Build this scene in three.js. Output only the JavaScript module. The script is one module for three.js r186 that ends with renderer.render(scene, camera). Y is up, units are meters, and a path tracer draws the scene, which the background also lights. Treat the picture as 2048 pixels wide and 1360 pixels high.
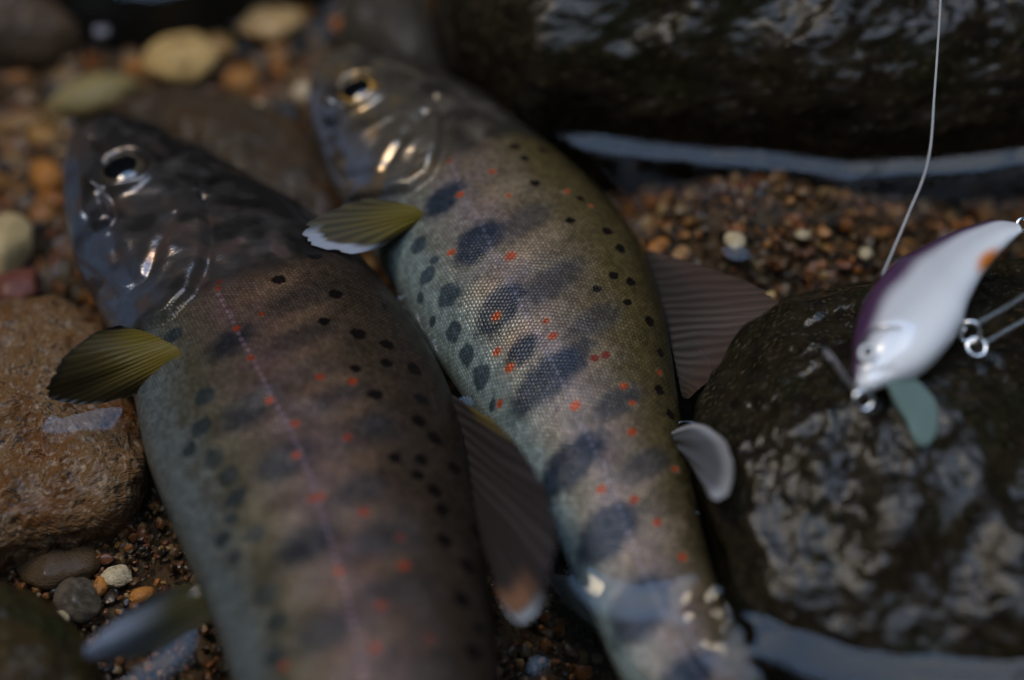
import * as THREE from 'three';
import { mergeGeometries, mergeVertices } from 'three/addons/utils/BufferGeometryUtils.js';
import { createNoise3D } from 'simplex-noise';

// ------------------------------------------------------------------ camera
const W = 2048, H = 1360, FPX = 4265;                 // photograph size and focal length in its pixels
const ELEV = 50 * Math.PI / 180, DIST = 0.42, AIM_Y = 0.02;
const camera = new THREE.PerspectiveCamera(2 * Math.atan(H / 2 / FPX) * 180 / Math.PI, W / H, 0.02, 200);
camera.filmGauge = 23.6;
camera.position.set(0, AIM_Y + DIST * Math.sin(ELEV), DIST * Math.cos(ELEV));
camera.lookAt(0, AIM_Y, 0);
camera.focus = 0.409;
camera.userData.fStop = 2.4;
camera.updateMatrixWorld(true);
const scene = new THREE.Scene();
scene.add(camera);

// ------------------------------------------------------------------ random and noise (seeded)
function rng(seed) { let a = seed >>> 0; return () => { a = (a + 0x6d2b79f5) | 0; let t = Math.imul(a ^ (a >>> 15), 1 | a); t = (t + Math.imul(t ^ (t >>> 7), 61 | t)) ^ t; return ((t ^ (t >>> 14)) >>> 0) / 4294967296; }; }
const n3 = createNoise3D(rng(7)), n3b = createNoise3D(rng(91));
const fbm = (x, y, z, o = 4, g = 0.5) => { let s = 0, a = 1, t = 0; for (let i = 0; i < o; i++) { s += a * n3(x, y, z); t += a; a *= g; x = x * 2.03 + 11.3; y = y * 2.03 + 5.1; z = z * 2.03 - 7.7; } return s / t; };
const clamp = (x, a = 0, b = 1) => Math.min(b, Math.max(a, x));
const sstep = (a, b, x) => { const t = clamp((x - a) / (b - a)); return t * t * (3 - 2 * t); };
const lerp = (a, b, t) => a + (b - a) * t;
const mix3 = (a, b, t) => [lerp(a[0], b[0], t), lerp(a[1], b[1], t), lerp(a[2], b[2], t)];

// ------------------------------------------------------------------ sky, sun, exposure
{
  const w = 512, h = 256, d = new Float32Array(w * h * 4);
  for (let j = 0; j < h; j++) for (let i = 0; i < w; i++) {
    const el = ((j + 0.5) / h - 0.5) * Math.PI, az = (i + 0.5) / w * 2 * Math.PI;
    const x = Math.cos(el) * Math.cos(az), y = Math.sin(el), z = Math.cos(el) * Math.sin(az);
    const k = 1 / (0.35 + Math.max(y, 0));
    const c = sstep(-0.25, 0.5, fbm(x * k * 1.1, z * k * 1.1, 3.3, 5) - 0.12);
    const blue = [0.32, 0.57, 1.02], white = [0.95, 1.06, 1.25], m = mix3(blue, white, c);
    const o = (j * w + i) * 4;
    for (let q = 0; q < 3; q++) d[o + q] = y > 0 ? m[q] * 3.6 : 0.25;
    d[o + 3] = 1;
  }
  const t = new THREE.DataTexture(d, w, h, THREE.RGBAFormat, THREE.FloatType);
  t.mapping = THREE.EquirectangularReflectionMapping; t.magFilter = t.minFilter = THREE.LinearFilter; t.needsUpdate = true;
  scene.background = t; scene.environment = t;
}
const sun = new THREE.DirectionalLight(new THREE.Color().setRGB(1, 0.8, 0.52), 1.4);
sun.position.set(-1.25, 3, -0.1); sun.target.position.set(0, 0, 0);
sun.castShadow = true; sun.shadow.radius = 30;
sun.shadow.mapSize.set(2048, 2048);
Object.assign(sun.shadow.camera, { left: -0.3, right: 0.3, top: 0.3, bottom: -0.3, near: 0.5, far: 8 });
sun.name = 'sun';
scene.add(sun, sun.target);
const renderer = new THREE.WebGLRenderer({ antialias: true });
renderer.toneMapping = THREE.LinearToneMapping;
renderer.toneMappingExposure = 0.95;
renderer.shadowMap.enabled = true;
renderer.setSize(1024, 680);

// ------------------------------------------------------------------ helpers
const taken = {};
const numbered = (n) => { const k = taken[n] = (taken[n] ?? -1) + 1; return k ? `${n}_${String(k).padStart(3, '0')}` : n; };
function put(o, parent = scene) { o.traverse((m) => { if (m.isMesh) { m.castShadow = true; m.receiveShadow = true; } }); parent.add(o); return o; }
function mesh(name, geo, mat, parent) { const m = new THREE.Mesh(geo, mat); m.name = parent && parent !== scene ? name : numbered(name); return put(m, parent ?? scene); }
function tag(o, label, category, group, kind) { o.userData.label = label; if (category) o.userData.category = category; if (group) o.userData.group = group; if (kind) o.userData.kind = kind; return o; }
function thing(name, label, category, group) { const g = new THREE.Group(); g.name = numbered(name); tag(g, label, category, group); scene.add(g); return g; }

// a pixel of the photograph gives a direction; the height y of what it shows gives the distance
const CAMP = camera.position.clone(), CQ = camera.quaternion.clone(), CQI = CQ.clone().invert();
const dirOf = (px, py) => new THREE.Vector3((px - W / 2) / FPX, -(py - H / 2) / FPX, -1).normalize().applyQuaternion(CQ);
function at(px, py, y) { const d = dirOf(px, py); return CAMP.clone().addScaledVector(d, (y - CAMP.y) / d.y); }
function pix(p) { const q = p.clone().sub(CAMP).applyQuaternion(CQI); return [W / 2 - FPX * q.x / q.z, H / 2 + FPX * q.y / q.z]; }
const mPerPx = (px, py, y) => at(px, py, y).distanceTo(CAMP) / FPX;

const WATER = 0.022;
// raster of the tops of things that break the water, for the meniscus of the water sheet
const RX0 = -0.16, RZ0 = -0.2, RC = 0.0006, RNX = 570, RNZ = 540;
const topY = new Float32Array(RNX * RNZ).fill(-1), topA = new Float32Array(RNX * RNZ), topL = new Float32Array(RNX * RNZ);
function stamp(geo, rise, mat = null, len = 0.0017) {
  const p = geo.attributes.position, v = new THREE.Vector3();
  for (let i = 0; i < p.count; i++) {
    v.fromBufferAttribute(p, i); if (mat) v.applyMatrix4(mat);
    const a = Math.floor((v.x - RX0) / RC), b = Math.floor((v.z - RZ0) / RC);
    for (let m = -1; m < 2; m++) for (let n = -1; n < 2; n++) {
      const ii = a + m, jj = b + n; if (ii < 0 || jj < 0 || ii >= RNX || jj >= RNZ) continue;
      const k = jj * RNX + ii; if (v.y > topY[k]) { topY[k] = v.y; topA[k] = rise; topL[k] = len; }
    }
  }
}
function topAt(x, z) { const a = Math.floor((x - RX0) / RC), b = Math.floor((z - RZ0) / RC); let m = -1; for (let i = -1; i <= 1; i++) for (let j = -1; j <= 1; j++) { const ii = a + i, jj = b + j; if (ii >= 0 && jj >= 0 && ii < RNX && jj < RNZ) m = Math.max(m, topY[jj * RNX + ii]); } return m; }

function grid(nu, nv, f, closeV = false) {            // f(i, j) -> [x, y, z, u, v, r, g, b]
  const P = [], U = [], C = [], I = []; let col = false;
  for (let i = 0; i <= nu; i++) for (let j = 0; j <= nv; j++) { const q = f(i, j); P.push(q[0], q[1], q[2]); U.push(q[3] ?? 0, q[4] ?? 0); if (q.length > 5) { col = true; C.push(q[5], q[6], q[7]); } }
  const n = nv + 1;
  for (let i = 0; i < nu; i++) for (let j = 0; j < nv; j++) { const a = i * n + j, b = a + n; I.push(a, b, a + 1, b, b + 1, a + 1); }
  const g = new THREE.BufferGeometry();
  g.setAttribute('position', new THREE.Float32BufferAttribute(P, 3)); g.setAttribute('uv', new THREE.Float32BufferAttribute(U, 2));
  if (col) g.setAttribute('color', new THREE.Float32BufferAttribute(C, 3));
  g.setIndex(I); g.computeVertexNormals();
  if (closeV) { const N = g.attributes.normal; for (let i = 0; i <= nu; i++) { const a = i * n, b = a + nv; const x = N.getX(a) + N.getX(b), y = N.getY(a) + N.getY(b), z = N.getZ(a) + N.getZ(b), l = Math.hypot(x, y, z) || 1; N.setXYZ(a, x / l, y / l, z / l); N.setXYZ(b, x / l, y / l, z / l); } }
  return g;
}
function texture(w, h, f, srgb = true) {              // f(i, j) -> [r, g, b] linear when srgb, else plain
  const d = new Uint8Array(w * h * 4), enc = (x) => 255 * (x <= 0.0031308 ? 12.92 * x : 1.055 * Math.pow(x, 1 / 2.4) - 0.055);
  for (let j = 0; j < h; j++) for (let i = 0; i < w; i++) { const c = f(i, j), o = (j * w + i) * 4; for (let q = 0; q < 3; q++) d[o + q] = srgb ? enc(clamp(c[q])) : 255 * clamp(c[q]); d[o + 3] = 255; }
  const t = new THREE.DataTexture(d, w, h); t.magFilter = t.minFilter = THREE.LinearFilter; t.wrapS = t.wrapT = THREE.RepeatWrapping;
  if (srgb) t.colorSpace = THREE.SRGBColorSpace; t.needsUpdate = true; return t;
}
// stone relief, tileable, 1024 px for 6 cm
const stoneBump = (() => {
  const n = 768, R = 0.159;
  return texture(n, n, (i, j) => {                    // noise on a torus so that it tiles
    const a = i / n * 2 * Math.PI, b = j / n * 2 * Math.PI, s = 34;
    const x = Math.cos(a) * R * s, y = Math.sin(a) * R * s, z = Math.cos(b) * R * s, w = Math.sin(b) * R * s;
    const h = 0.5 + 0.26 * n3(x + w, y - w * 0.6, z) + 0.16 * n3b(x * 2.3, y * 2.3 + w * 2, z * 2.3 - w) + 0.1 * n3(x * 5, y * 5 + w * 4.4, z * 5 - w * 3) ;
    return [h, h, h];
  }, false);
})();
stoneBump.repeat.set(1, 1);

// ------------------------------------------------------------------ stones
function rockColor(kind, x, y, z) {
  const k = 1000, X = x * k, Y = y * k, Z = z * k;     // millimetres
  const big = fbm(X / 22, Y / 22, Z / 22, 3), mid = fbm(X / 6 + 40, Y / 6, Z / 6, 3), fine = n3(X / 1.5, Y / 1.5, Z / 1.5), fine2 = n3b(X / 0.9, Y / 0.9, Z / 0.9);
  let c;
  switch (kind) {
    case 'granite': {
      c = mix3([0.125, 0.055, 0.016], [0.19, 0.11, 0.05], clamp(0.5 + 0.6 * mid));
      c = mix3(c, [0.13, 0.05, 0.012], sstep(0.0, 0.45, big + 0.3 * fine));
      c = mix3(c, [0.035, 0.026, 0.02], sstep(0.28, 0.5, mid * 0.6 + fine2 * 0.6));
      c = mix3(c, [0.32, 0.25, 0.17], sstep(0.5, 0.75, fine) * 0.6);
      break;
    }
    case 'basalt': {
      c = mix3([0.006, 0.0048, 0.0034], [0.019, 0.0135, 0.007], clamp(0.5 + 0.8 * mid));
      c = mix3(c, [0.05, 0.037, 0.019], sstep(0.25, 0.7, fine * 0.7 + big * 0.4) * 0.8);
      c = mix3(c, [0.009, 0.01, 0.004], sstep(0.1, 0.5, big + 0.3 * fine2) * 0.7);
      c = mix3(c, [0.1, 0.08, 0.05], sstep(0.72, 0.9, fine2) * 0.6);
      break;
    }
    case 'mossy': {
      c = mix3([0.02, 0.012, 0.004], [0.045, 0.028, 0.007], clamp(0.5 + 0.8 * mid));
      c = mix3(c, [0.016, 0.017, 0.004], sstep(0, 0.5, big + fine * 0.3)); break;
    }
    case 'brown': {
      c = mix3([0.04, 0.024, 0.012], [0.065, 0.043, 0.024], clamp(0.5 + 0.7 * mid));
      c = mix3(c, [0.075, 0.036, 0.014], sstep(0.1, 0.6, big) * 0.7); c = c.map((q) => q * (1 + 0.25 * fine)); break;
    }
    default: {
      const b = kind; c = b.map((q) => q * (1 + 0.25 * mid + 0.18 * fine));
      c = mix3(c, b.map((q) => q * 0.45), sstep(0.35, 0.7, big + 0.4 * fine2)); break;
    }
  }
  return c.map((q) => Math.max(q, 0.0025));
}
const rockMat = (rough, bump, rep, coat = 0, coatRough = 0.1, spec = 0.25) => { const t = stoneBump.clone(); t.repeat.set(rep, rep); t.needsUpdate = true; return new THREE.MeshPhysicalMaterial({ vertexColors: true, roughness: rough, specularIntensity: spec, bumpMap: t, bumpScale: bump, clearcoat: coat, clearcoatRoughness: coatRough }); };
const MAT = {
  wetRock: rockMat(0.22, 0.0001, 24, 0, 0.2, 0.48),
  dampRock: rockMat(0.6, 0.0006, 26, 0.2, 0.25),
  pebble: rockMat(0.5, 0.0003, 40, 0.15, 0.2),
  gravel: new THREE.MeshPhysicalMaterial({ color: 0xffffff, roughness: 0.45, specularIntensity: 0.6, clearcoat: 0.2, clearcoatRoughness: 0.15 }),
};
function closedCurve(pts, n) { const c = new THREE.CatmullRomCurve3(pts, true, 'centripetal'); return c.getSpacedPoints(n); }
// a boulder or slab from its outline at the height y0: rises to y0 + h, goes down to low
function domeRock(name, label, category, foot, o) {
  const { y0 = WATER, h = 0.03, low = -0.012, kind = 'basalt', mat = MAT.wetRock, n = 260, m = 90, pw = 2.4, pm = 2, lip = 1, bulge = 0, apex, amp = 0.003, freq = 40, fine = 0.0006, ffreq = 300, group, rise = 0.0021, parent, seed = 0, under = 0.12 } = o;
  const ring = closedCurve(foot.map(([x, y]) => at(x, y, y0)), n);
  const cen = apex ? at(apex[0], apex[1], y0 + h) : ring.reduce((s, p) => s.add(p), new THREE.Vector3()).divideScalar(ring.length);
  const base = new THREE.Vector3(); let len = 0;
  const g = grid(n, m, (i, j) => {
    const p = ring[i % n], t = j / m;
    let rho, y;
    if (t < 0.22) { const k = 1 - t / 0.22; rho = 1 - under * k * k; y = lerp(y0, low, k); }
    else { const a = (t - 0.22) / 0.78 * Math.PI / 2; const c0 = j === m ? 0 : Math.cos(a); rho = c0 * (1 + bulge * Math.sin(2 * a)); y = y0 + h * (lip * Math.pow(1 - Math.pow(c0, pw), 1 / pm) + (1 - lip) * (1 - Math.pow(c0, 1.15))); }
    const x = lerp(cen.x, p.x, rho), z = lerp(cen.z, p.z, rho);
    const d = -(o.pits ?? 0) * sstep(0.35, 0.7, n3b(x * 190, y * 190 + seed, z * 190)) + amp * (t < 0.22 ? 0.35 : lerp(0.35, 1, sstep(0.22, 0.4, t))) * fbm(x * freq + seed, y * freq, z * freq, 4, 0.36) + fine * fbm(x * ffreq, y * ffreq + seed, z * ffreq, 3);
    const ox = x - cen.x, oz = z - cen.z, ol = Math.hypot(ox, oz, 0.01), lift = t < 0.22 ? 0 : sstep(0.22, 0.6, t);
    const s = sstep(1, 0.94, t);
    const X = x + ox / ol * d * (1 - 0.6 * lift) * s, Y = y + d * (0.25 + 0.75 * lift), Z = z + oz / ol * d * (1 - 0.6 * lift) * s;
    return [X, Y, Z, X * 1 + Y * 0.6, Z * 1 - Y * 0.8, ...rockColor(kind, X + seed, Y, Z)];
  }, false);
  void base; void len;
  // weld the seam between the first and the last column
  const N = g.attributes.normal, nn = m + 1;
  for (let j = 0; j < nn; j++) { const a = j, b = n * nn + j, x = N.getX(a) + N.getX(b), y = N.getY(a) + N.getY(b), z = N.getZ(a) + N.getZ(b), l = Math.hypot(x, y, z) || 1; N.setXYZ(a, x / l, y / l, z / l); N.setXYZ(b, x / l, y / l, z / l); }
  flipIfDown(g);
  const r = mesh(name, g, mat, parent);
  tag(r, label, category, group);
  stamp(g, rise);
  return r;
}
function flipIfDown(g) {                              // domes: the normals near the top have to point up
  const N = g.attributes.normal; let s = 0; for (let i = 0; i < N.count; i++) s += N.getY(i);
  if (s < 0) { const I = g.index.array; for (let i = 0; i < I.length; i += 3) { const t = I[i]; I[i] = I[i + 1]; I[i + 1] = t; } for (let i = 0; i < N.count; i++) N.setXYZ(i, -N.getX(i), -N.getY(i), -N.getZ(i)); }
}
// loose pebble: a lumpy flattened ball
function pebbleGeo(seed, sq = 0.3, detail = 4, nc = 7, near = 0.62) {
  let g = new THREE.IcosahedronGeometry(1, detail); g.deleteAttribute('uv'); g.deleteAttribute('normal'); g = mergeVertices(g, 1e-4);
  const p = g.attributes.position, r = rng(seed * 77 + 5), cuts = [];
  for (let k = 0; k < nc; k++) { const v = new THREE.Vector3(r() - 0.5, r() - 0.5, r() - 0.5).normalize(); cuts.push([v, near + 0.3 * r()]); }
  const v = new THREE.Vector3();
  for (let i = 0; i < p.count; i++) {
    v.fromBufferAttribute(p, i);
    for (const [n, d] of cuts) { const k = v.dot(n) - d; if (k > 0) v.addScaledVector(n, -k * (1 - sq)); }
    v.multiplyScalar(1 + 0.12 * fbm(v.x * 1.1 + seed * 3.7, v.y * 1.1, v.z * 1.1, 3) + 0.03 * n3(v.x * 5, v.y * 5 + seed, v.z * 5));
    p.setXYZ(i, v.x, v.y, v.z);
  }
  g.computeVertexNormals(); return g;
}
const bedY = (x, z) => 0.0035 * fbm(x * 14, 1.7, z * 14, 3)
  + 0.0185 * Math.exp(-(((x - 0.052) / 0.034) ** 2 + ((z + 0.036) / 0.02) ** 2))      // the low bar of grit between fish and boulders
  + 0.006 * Math.exp(-(((x - 0.11) / 0.05) ** 2 + ((z + 0.045) / 0.02) ** 2))
  - 0.014 * sstep(0.03, 0.0, Math.hypot(x - 0.01, z - 0.075));
function pebble(px, py, rx, ry, rot, color, label, o = {}) {
  const y = o.y ?? bedY(at(px, py, 0.004).x, at(px, py, 0.004).z) + (o.lift ?? 0.003);
  const c = at(px, py, y), k = mPerPx(px, py, y), a = rx * k, b = ry * k, th = o.h ?? Math.min(a, b) * 0.75;
  const g = pebbleGeo(o.seed ?? Math.round(px * 3 + py), 0.3, o.detail ?? 5);
  const M = new THREE.Matrix4().makeRotationY(rot * Math.PI / 180).multiply(new THREE.Matrix4().makeScale(a, th, b * 1.2));
  M.setPosition(0, 0, 0); g.applyMatrix4(M); g.computeVertexNormals();
  const P = g.attributes.position, C = [], U = [];
  for (let i = 0; i < P.count; i++) { C.push(...rockColor(color, P.getX(i) + c.x, P.getY(i) + c.y, P.getZ(i) + c.z)); U.push(P.getX(i) + P.getY(i) * 0.6, P.getZ(i) - P.getY(i) * 0.8); }
  g.setAttribute('color', new THREE.Float32BufferAttribute(C, 3)); g.setAttribute('uv', new THREE.Float32BufferAttribute(U, 2));
  const r = mesh(o.name ?? 'pebble', g, o.mat ?? MAT.pebble); r.position.copy(c);
  tag(r, label, o.category ?? 'pebble', o.group);
  if (th + c.y > WATER - 0.001) stamp(g, 0.0015, new THREE.Matrix4().setPosition(c.x, c.y, c.z));
  return r;
}

// ------------------------------------------------------------------ the setting: unseen ring of slopes added for the light, bed
{
  const g = grid(96, 26, (i, j) => {
    const a = i / 96 * Math.PI * 2, t = j / 26, r0 = 2.4 + 2.6 * Math.pow(t, 1.15), bump = 1 + 0.13 * fbm(Math.cos(a) * 2, Math.sin(a) * 2, t * 4, 4);
    const r = r0 * bump * (1 + 0.12 * Math.cos(2 * a)), y = -0.3 + 10.5 * t;
    const c = mix3([0.022, 0.036, 0.012], [0.04, 0.035, 0.022], clamp(0.5 + fbm(Math.cos(a) * 5, Math.sin(a) * 5, t * 9, 4)));
    return [Math.cos(a) * r, y, Math.sin(a) * r, 0, 0, ...c];
  }, false);
  tag(mesh('added_hillside', g, new THREE.MeshStandardMaterial({ vertexColors: true, roughness: 1, side: THREE.DoubleSide })), 'unseen dark hillsides added round the stream to narrow the sky opening', null, null, 'structure');  // added ring out of view, shaped to narrow the sky overhead
}
{
  const ax = (lo, hi, a, b, fineN, coarse) => { const s = []; for (let k = coarse; k > 0; k--) s.push(a - (a - lo) * Math.pow(k / coarse, 2)); for (let k = 0; k <= fineN; k++) s.push(lerp(a, b, k / fineN)); for (let k = 1; k <= coarse; k++) s.push(b + (hi - b) * Math.pow(k / coarse, 2)); return s; };
  const xs = ax(-3.2, 3.2, -0.2, 0.2, 200, 20), zs = ax(-3.2, 3.2, -0.22, 0.14, 180, 20);
  const g = grid(xs.length - 1, zs.length - 1, (i, j) => {
    const x = xs[i], z = zs[j], y = bedY(x, z) - 0.0022 + 0.0012 * n3(x * 300, 0, z * 300);
    const f = clamp(0.5 + 0.7 * fbm(x * 260, 2, z * 260, 3));
    return [x, y, z, x, z, ...mix3([0.03, 0.018, 0.009], [0.12, 0.07, 0.032], f)];
  });
  flipIfDown(g);
  tag(mesh('riverbed', g, rockMat(0.6, 0.0006, 40)), 'brown sandy bed of the stream under the gravel', null, null, 'structure');
}

// ------------------------------------------------------------------ large stones
domeRock('boulder', 'large dark wet boulder standing in the water behind the two fish, its top glistening', 'boulder',
  [[1062, 262], [980, 210], [905, 120], [868, 20], [880, -110], [1000, -260], [1300, -380], [1700, -420], [2150, -380], [2500, -200], [2560, 60], [2400, 250], [2200, 292], [2048, 308], [1900, 322], [1720, 330], [1500, 305], [1300, 288], [1150, 276]],
  { h: 0.05, kind: 'basalt', n: 520, m: 170, lip: 0.55, pw: 6, pm: 2, bulge: 0.04, amp: 0.0045, freq: 32, fine: 0.0004, ffreq: 240, apex: [1650, -470], under: 0.1, seed: 3.1 });
domeRock('boulder', 'low dark wet boulder under the fishing lure, with grey gleaming patches', 'boulder',
  [[1560, 612], [1470, 690], [1400, 790], [1388, 880], [1405, 980], [1440, 1080], [1465, 1170], [1530, 1250], [1640, 1300], [1780, 1322], [1950, 1340], [2150, 1310], [2330, 1180], [2420, 960], [2400, 740], [2280, 580], [2120, 520], [1950, 535], [1780, 560], [1650, 580]],
  { h: 0.0215, kind: 'basalt', n: 460, m: 150, lip: 0.45, pw: 2.2, pm: 1.8, amp: 0.0036, freq: 38, fine: 0.00034, ffreq: 230, apex: [1770, 735], under: 0.1, seed: 8.4 });
domeRock('stone', 'speckled tan granite stone under the spread pectoral fin', 'stone',
  [[-90, 660], [20, 612], [110, 600], [190, 640], [240, 700], [272, 790], [288, 880], [285, 960], [240, 1025], [150, 1062], [60, 1085], [-90, 1110], [-190, 900]],
  { y0: 0.0085, h: 0.0085, pw: 3, kind: 'granite', mat: MAT.dampRock, n: 320, m: 110, amp: 0.002, freq: 60, fine: 0.0005, ffreq: 260, pits: 0.0008, apex: [60, 790], rise: 0.001, under: 0.2, seed: 1.7 });
domeRock('stone', 'dark mossy brown stone beside the pelvic fin', 'stone',
  [[-80, 1180], [40, 1195], [110, 1228], [165, 1285], [210, 1370], [225, 1470], [120, 1560], [-80, 1560], [-160, 1350]],
  { y0: 0.012, h: 0.014, kind: 'mossy', mat: MAT.dampRock, n: 200, m: 80, amp: 0.002, freq: 60, apex: [20, 1350], rise: 0.001, seed: 4.2 });
domeRock('stone', 'flat reddish brown stone between the two fish heads', 'stone',
  [[225, 222], [300, 190], [430, 203], [560, 240], [640, 285], [700, 345], [705, 420], [640, 480], [480, 430], [330, 330]],
  { y0: 0.006, h: 0.009, kind: 'brown', mat: MAT.dampRock, n: 180, m: 70, amp: 0.0015, freq: 60, rise: 0, seed: 6.6 });
domeRock('stone', 'grey brown stone wedged between fish head and large boulder', 'stone',
  [[690, 40], [760, -20], [840, 10], [880, 90], [900, 180], [840, 200], [740, 150], [680, 100]],
  { y0: 0.008, h: 0.012, kind: [0.055, 0.045, 0.033], mat: MAT.dampRock, n: 160, m: 60, amp: 0.0015, freq: 60, rise: 0, seed: 2.6 });
domeRock('stone', 'brown stone slab at the edge of the coarse pebbles', 'stone',
  [[-180, -90], [40, -80], [95, 10], [165, 85], [90, 125], [-60, 130], [-180, 100]],
  { y0: 0.006, h: 0.012, kind: [0.075, 0.045, 0.024], mat: MAT.dampRock, n: 180, m: 70, amp: 0.0015, freq: 60, rise: 0, seed: 9.2 });
domeRock('boulder', 'blackish wet boulder behind the tan pebbles', 'boulder',
  [[75, -60], [150, 40], [300, 68], [430, 40], [540, -10], [640, -40], [700, -160], [500, -330], [200, -300]],
  { h: 0.022, y0: 0.01, kind: [0.008, 0.008, 0.008], mat: MAT.dampRock, pw: 4, n: 240, m: 80, amp: 0.003, freq: 40, apex: [380, -180], seed: 5.5 });

// ------------------------------------------------------------------ pebbles that can be told apart
const TAN = [0.55, 0.35, 0.13], CREAM = [0.46, 0.36, 0.21], ORANGE = [0.36, 0.14, 0.03], BROWN = [0.16, 0.085, 0.035], DARK = [0.028, 0.026, 0.024], OLIVE = [0.24, 0.18, 0.07], GREY = [0.17, 0.16, 0.14], RED = [0.14, 0.045, 0.03], LILAC_GLINT = [0.3, 0.29, 0.33];
const inPeb = 'pebbles on the bed behind the fish heads';
pebble(362, 118, 74, 52, 12, TAN, 'pale tan angular pebble, the largest behind the fish heads', { group: inPeb, lift: 0.008 });
pebble(432, 92, 40, 34, 0, [0.27, 0.15, 0.05], 'amber pebble leaning against the large pale tan pebble', { group: inPeb, lift: 0.005 });
pebble(540, 46, 66, 42, 14, [0.45, 0.28, 0.12], 'smooth tan pebble in front of the blackish boulder', { group: inPeb, lift: 0.007 });
pebble(195, 186, 98, 40, 20, OLIVE, 'long olive brown pebble above the dark fish snout', { group: inPeb, lift: 0.006 });
pebble(275, 130, 28, 17, 0, ORANGE, 'small orange pebble between the olive and tan pebbles', { group: inPeb });
pebble(480, 160, 38, 24, 0, [0.3, 0.13, 0.035], 'rusty pebble beside the large pale tan pebble', { group: inPeb });
pebble(512, 221, 30, 18, 15, CREAM, 'small cream pebble at the edge of the flat reddish stone', { group: inPeb, lift: 0.008 });
pebble(606, 186, 24, 24, 0, [0.5, 0.38, 0.24], 'small round cream pebble touching the paler fish snout', { group: inPeb, lift: 0.01 });
pebble(568, 228, 36, 28, 0, DARK, 'small black pebble between cream pebbles', { group: inPeb, lift: 0.008 });
pebble(598, 92, 34, 24, 0, DARK, 'dark pebble beyond the fish snouts', { group: inPeb });
pebble(650, 66, 44, 26, -10, [0.05, 0.055, 0.06], 'blue grey pebble near the wedged stone', { group: inPeb });
pebble(592, 26, 34, 24, 10, ORANGE, 'orange pebble beside the smooth tan pebble', { group: inPeb });
pebble(688, 50, 30, 20, 0, [0.32, 0.11, 0.03], 'burnt orange pebble in front of the wedged stone', { group: inPeb, lift: 0.008 });
pebble(556, 104, 30, 20, 20, [0.3, 0.13, 0.04], 'brown orange pebble below the smooth tan pebble', { group: inPeb });
pebble(282, 82, 22, 16, 0, GREY, 'small grey pebble left of the amber pebbles'.replace(' left of', ' near'), { group: inPeb });
pebble(458, 40, 22, 14, 0, LILAC_GLINT, 'small lilac wet highlight made as a pebble at the foot of the blackish boulder', { group: inPeb, lift: 0.008 });  // lilac colour paints in a small wet highlight
pebble(206, 62, 18, 12, 0, LILAC_GLINT, 'tiny lilac wet highlight made as a pebble between slab and blackish boulder', { group: inPeb, lift: 0.008 });  // another wet highlight, put in as a coloured pebble
pebble(470, 100, 44, 22, -15, DARK, 'flat dark pebble between the two large tan pebbles', { group: inPeb });
pebble(380, 180, 40, 16, 0, [0.13, 0.125, 0.12], 'grey pebble under the large pale tan pebble', { group: inPeb });
const byHead = 'pebbles beside the dark fish head';
pebble(14, 488, 52, 62, 0, [0.4, 0.29, 0.14], 'pale tan pebble beside the dark red oval stone', { group: byHead, lift: 0.006 });
pebble(92, 352, 30, 36, 30, ORANGE, 'orange pebble beside the dark fish jaw', { group: byHead });
pebble(88, 420, 28, 34, 0, [0.3, 0.13, 0.04], 'rusty upright pebble under the dark fish jaw', { group: byHead });
pebble(35, 575, 62, 42, 5, RED, 'dark red oval stone above the speckled granite stone', { group: byHead, lift: 0.007, name: 'stone', category: 'stone' });
pebble(40, 245, 44, 24, 10, [0.24, 0.13, 0.05], 'brown pebble at the end of the long olive pebble', { group: byHead });
pebble(90, 272, 34, 22, -10, [0.33, 0.17, 0.05], 'amber pebble in front of the long olive pebble', { group: byHead });
pebble(30, 150, 34, 20, 0, [0.28, 0.12, 0.04], 'rust brown pebble below the brown slab', { group: byHead });
pebble(125, 118, 34, 18, 0, [0.24, 0.14, 0.07], 'brown pebble behind the long olive pebble', { group: byHead });
pebble(70, 196, 32, 18, 0, [0.26, 0.17, 0.1], 'dull tan pebble against the long olive pebble', { group: byHead });
const lowPeb = 'pebbles beside the pelvic fin';
pebble(112, 1122, 84, 56, -8, [0.07, 0.04, 0.018], 'dark brown stone under the speckled granite stone', { group: lowPeb, lift: 0.001, name: 'stone', category: 'stone' });
pebble(158, 1196, 48, 44, 20, [0.1, 0.075, 0.05], 'grey brown pebble beside the mossy stone', { group: lowPeb, lift: 0.002 });
pebble(236, 1152, 34, 20, 10, CREAM, 'cream pebble between granite stone and pelvic fin', { group: lowPeb, lift: 0.002 });
pebble(284, 1190, 26, 15, 20, ORANGE, 'orange pebble against the pelvic fin', { group: lowPeb, lift: 0.002 });
pebble(200, 1172, 15, 20, 0, ORANGE, 'small orange pebble beside the cream pebble', { group: lowPeb, lift: 0.002 });
pebble(120, 1236, 22, 13, -30, CREAM, 'thin cream pebble on the edge of the mossy stone', { group: lowPeb, lift: 0.004 });
pebble(1050, 1338, 74, 56, -25, [0.2, 0.09, 0.018], 'amber brown stone in the dark gap between the fish bodies', { group: lowPeb, lift: -0.004, name: 'stone', category: 'stone' });
const grit = 'pebbles in the grit beside the boulders';
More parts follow.
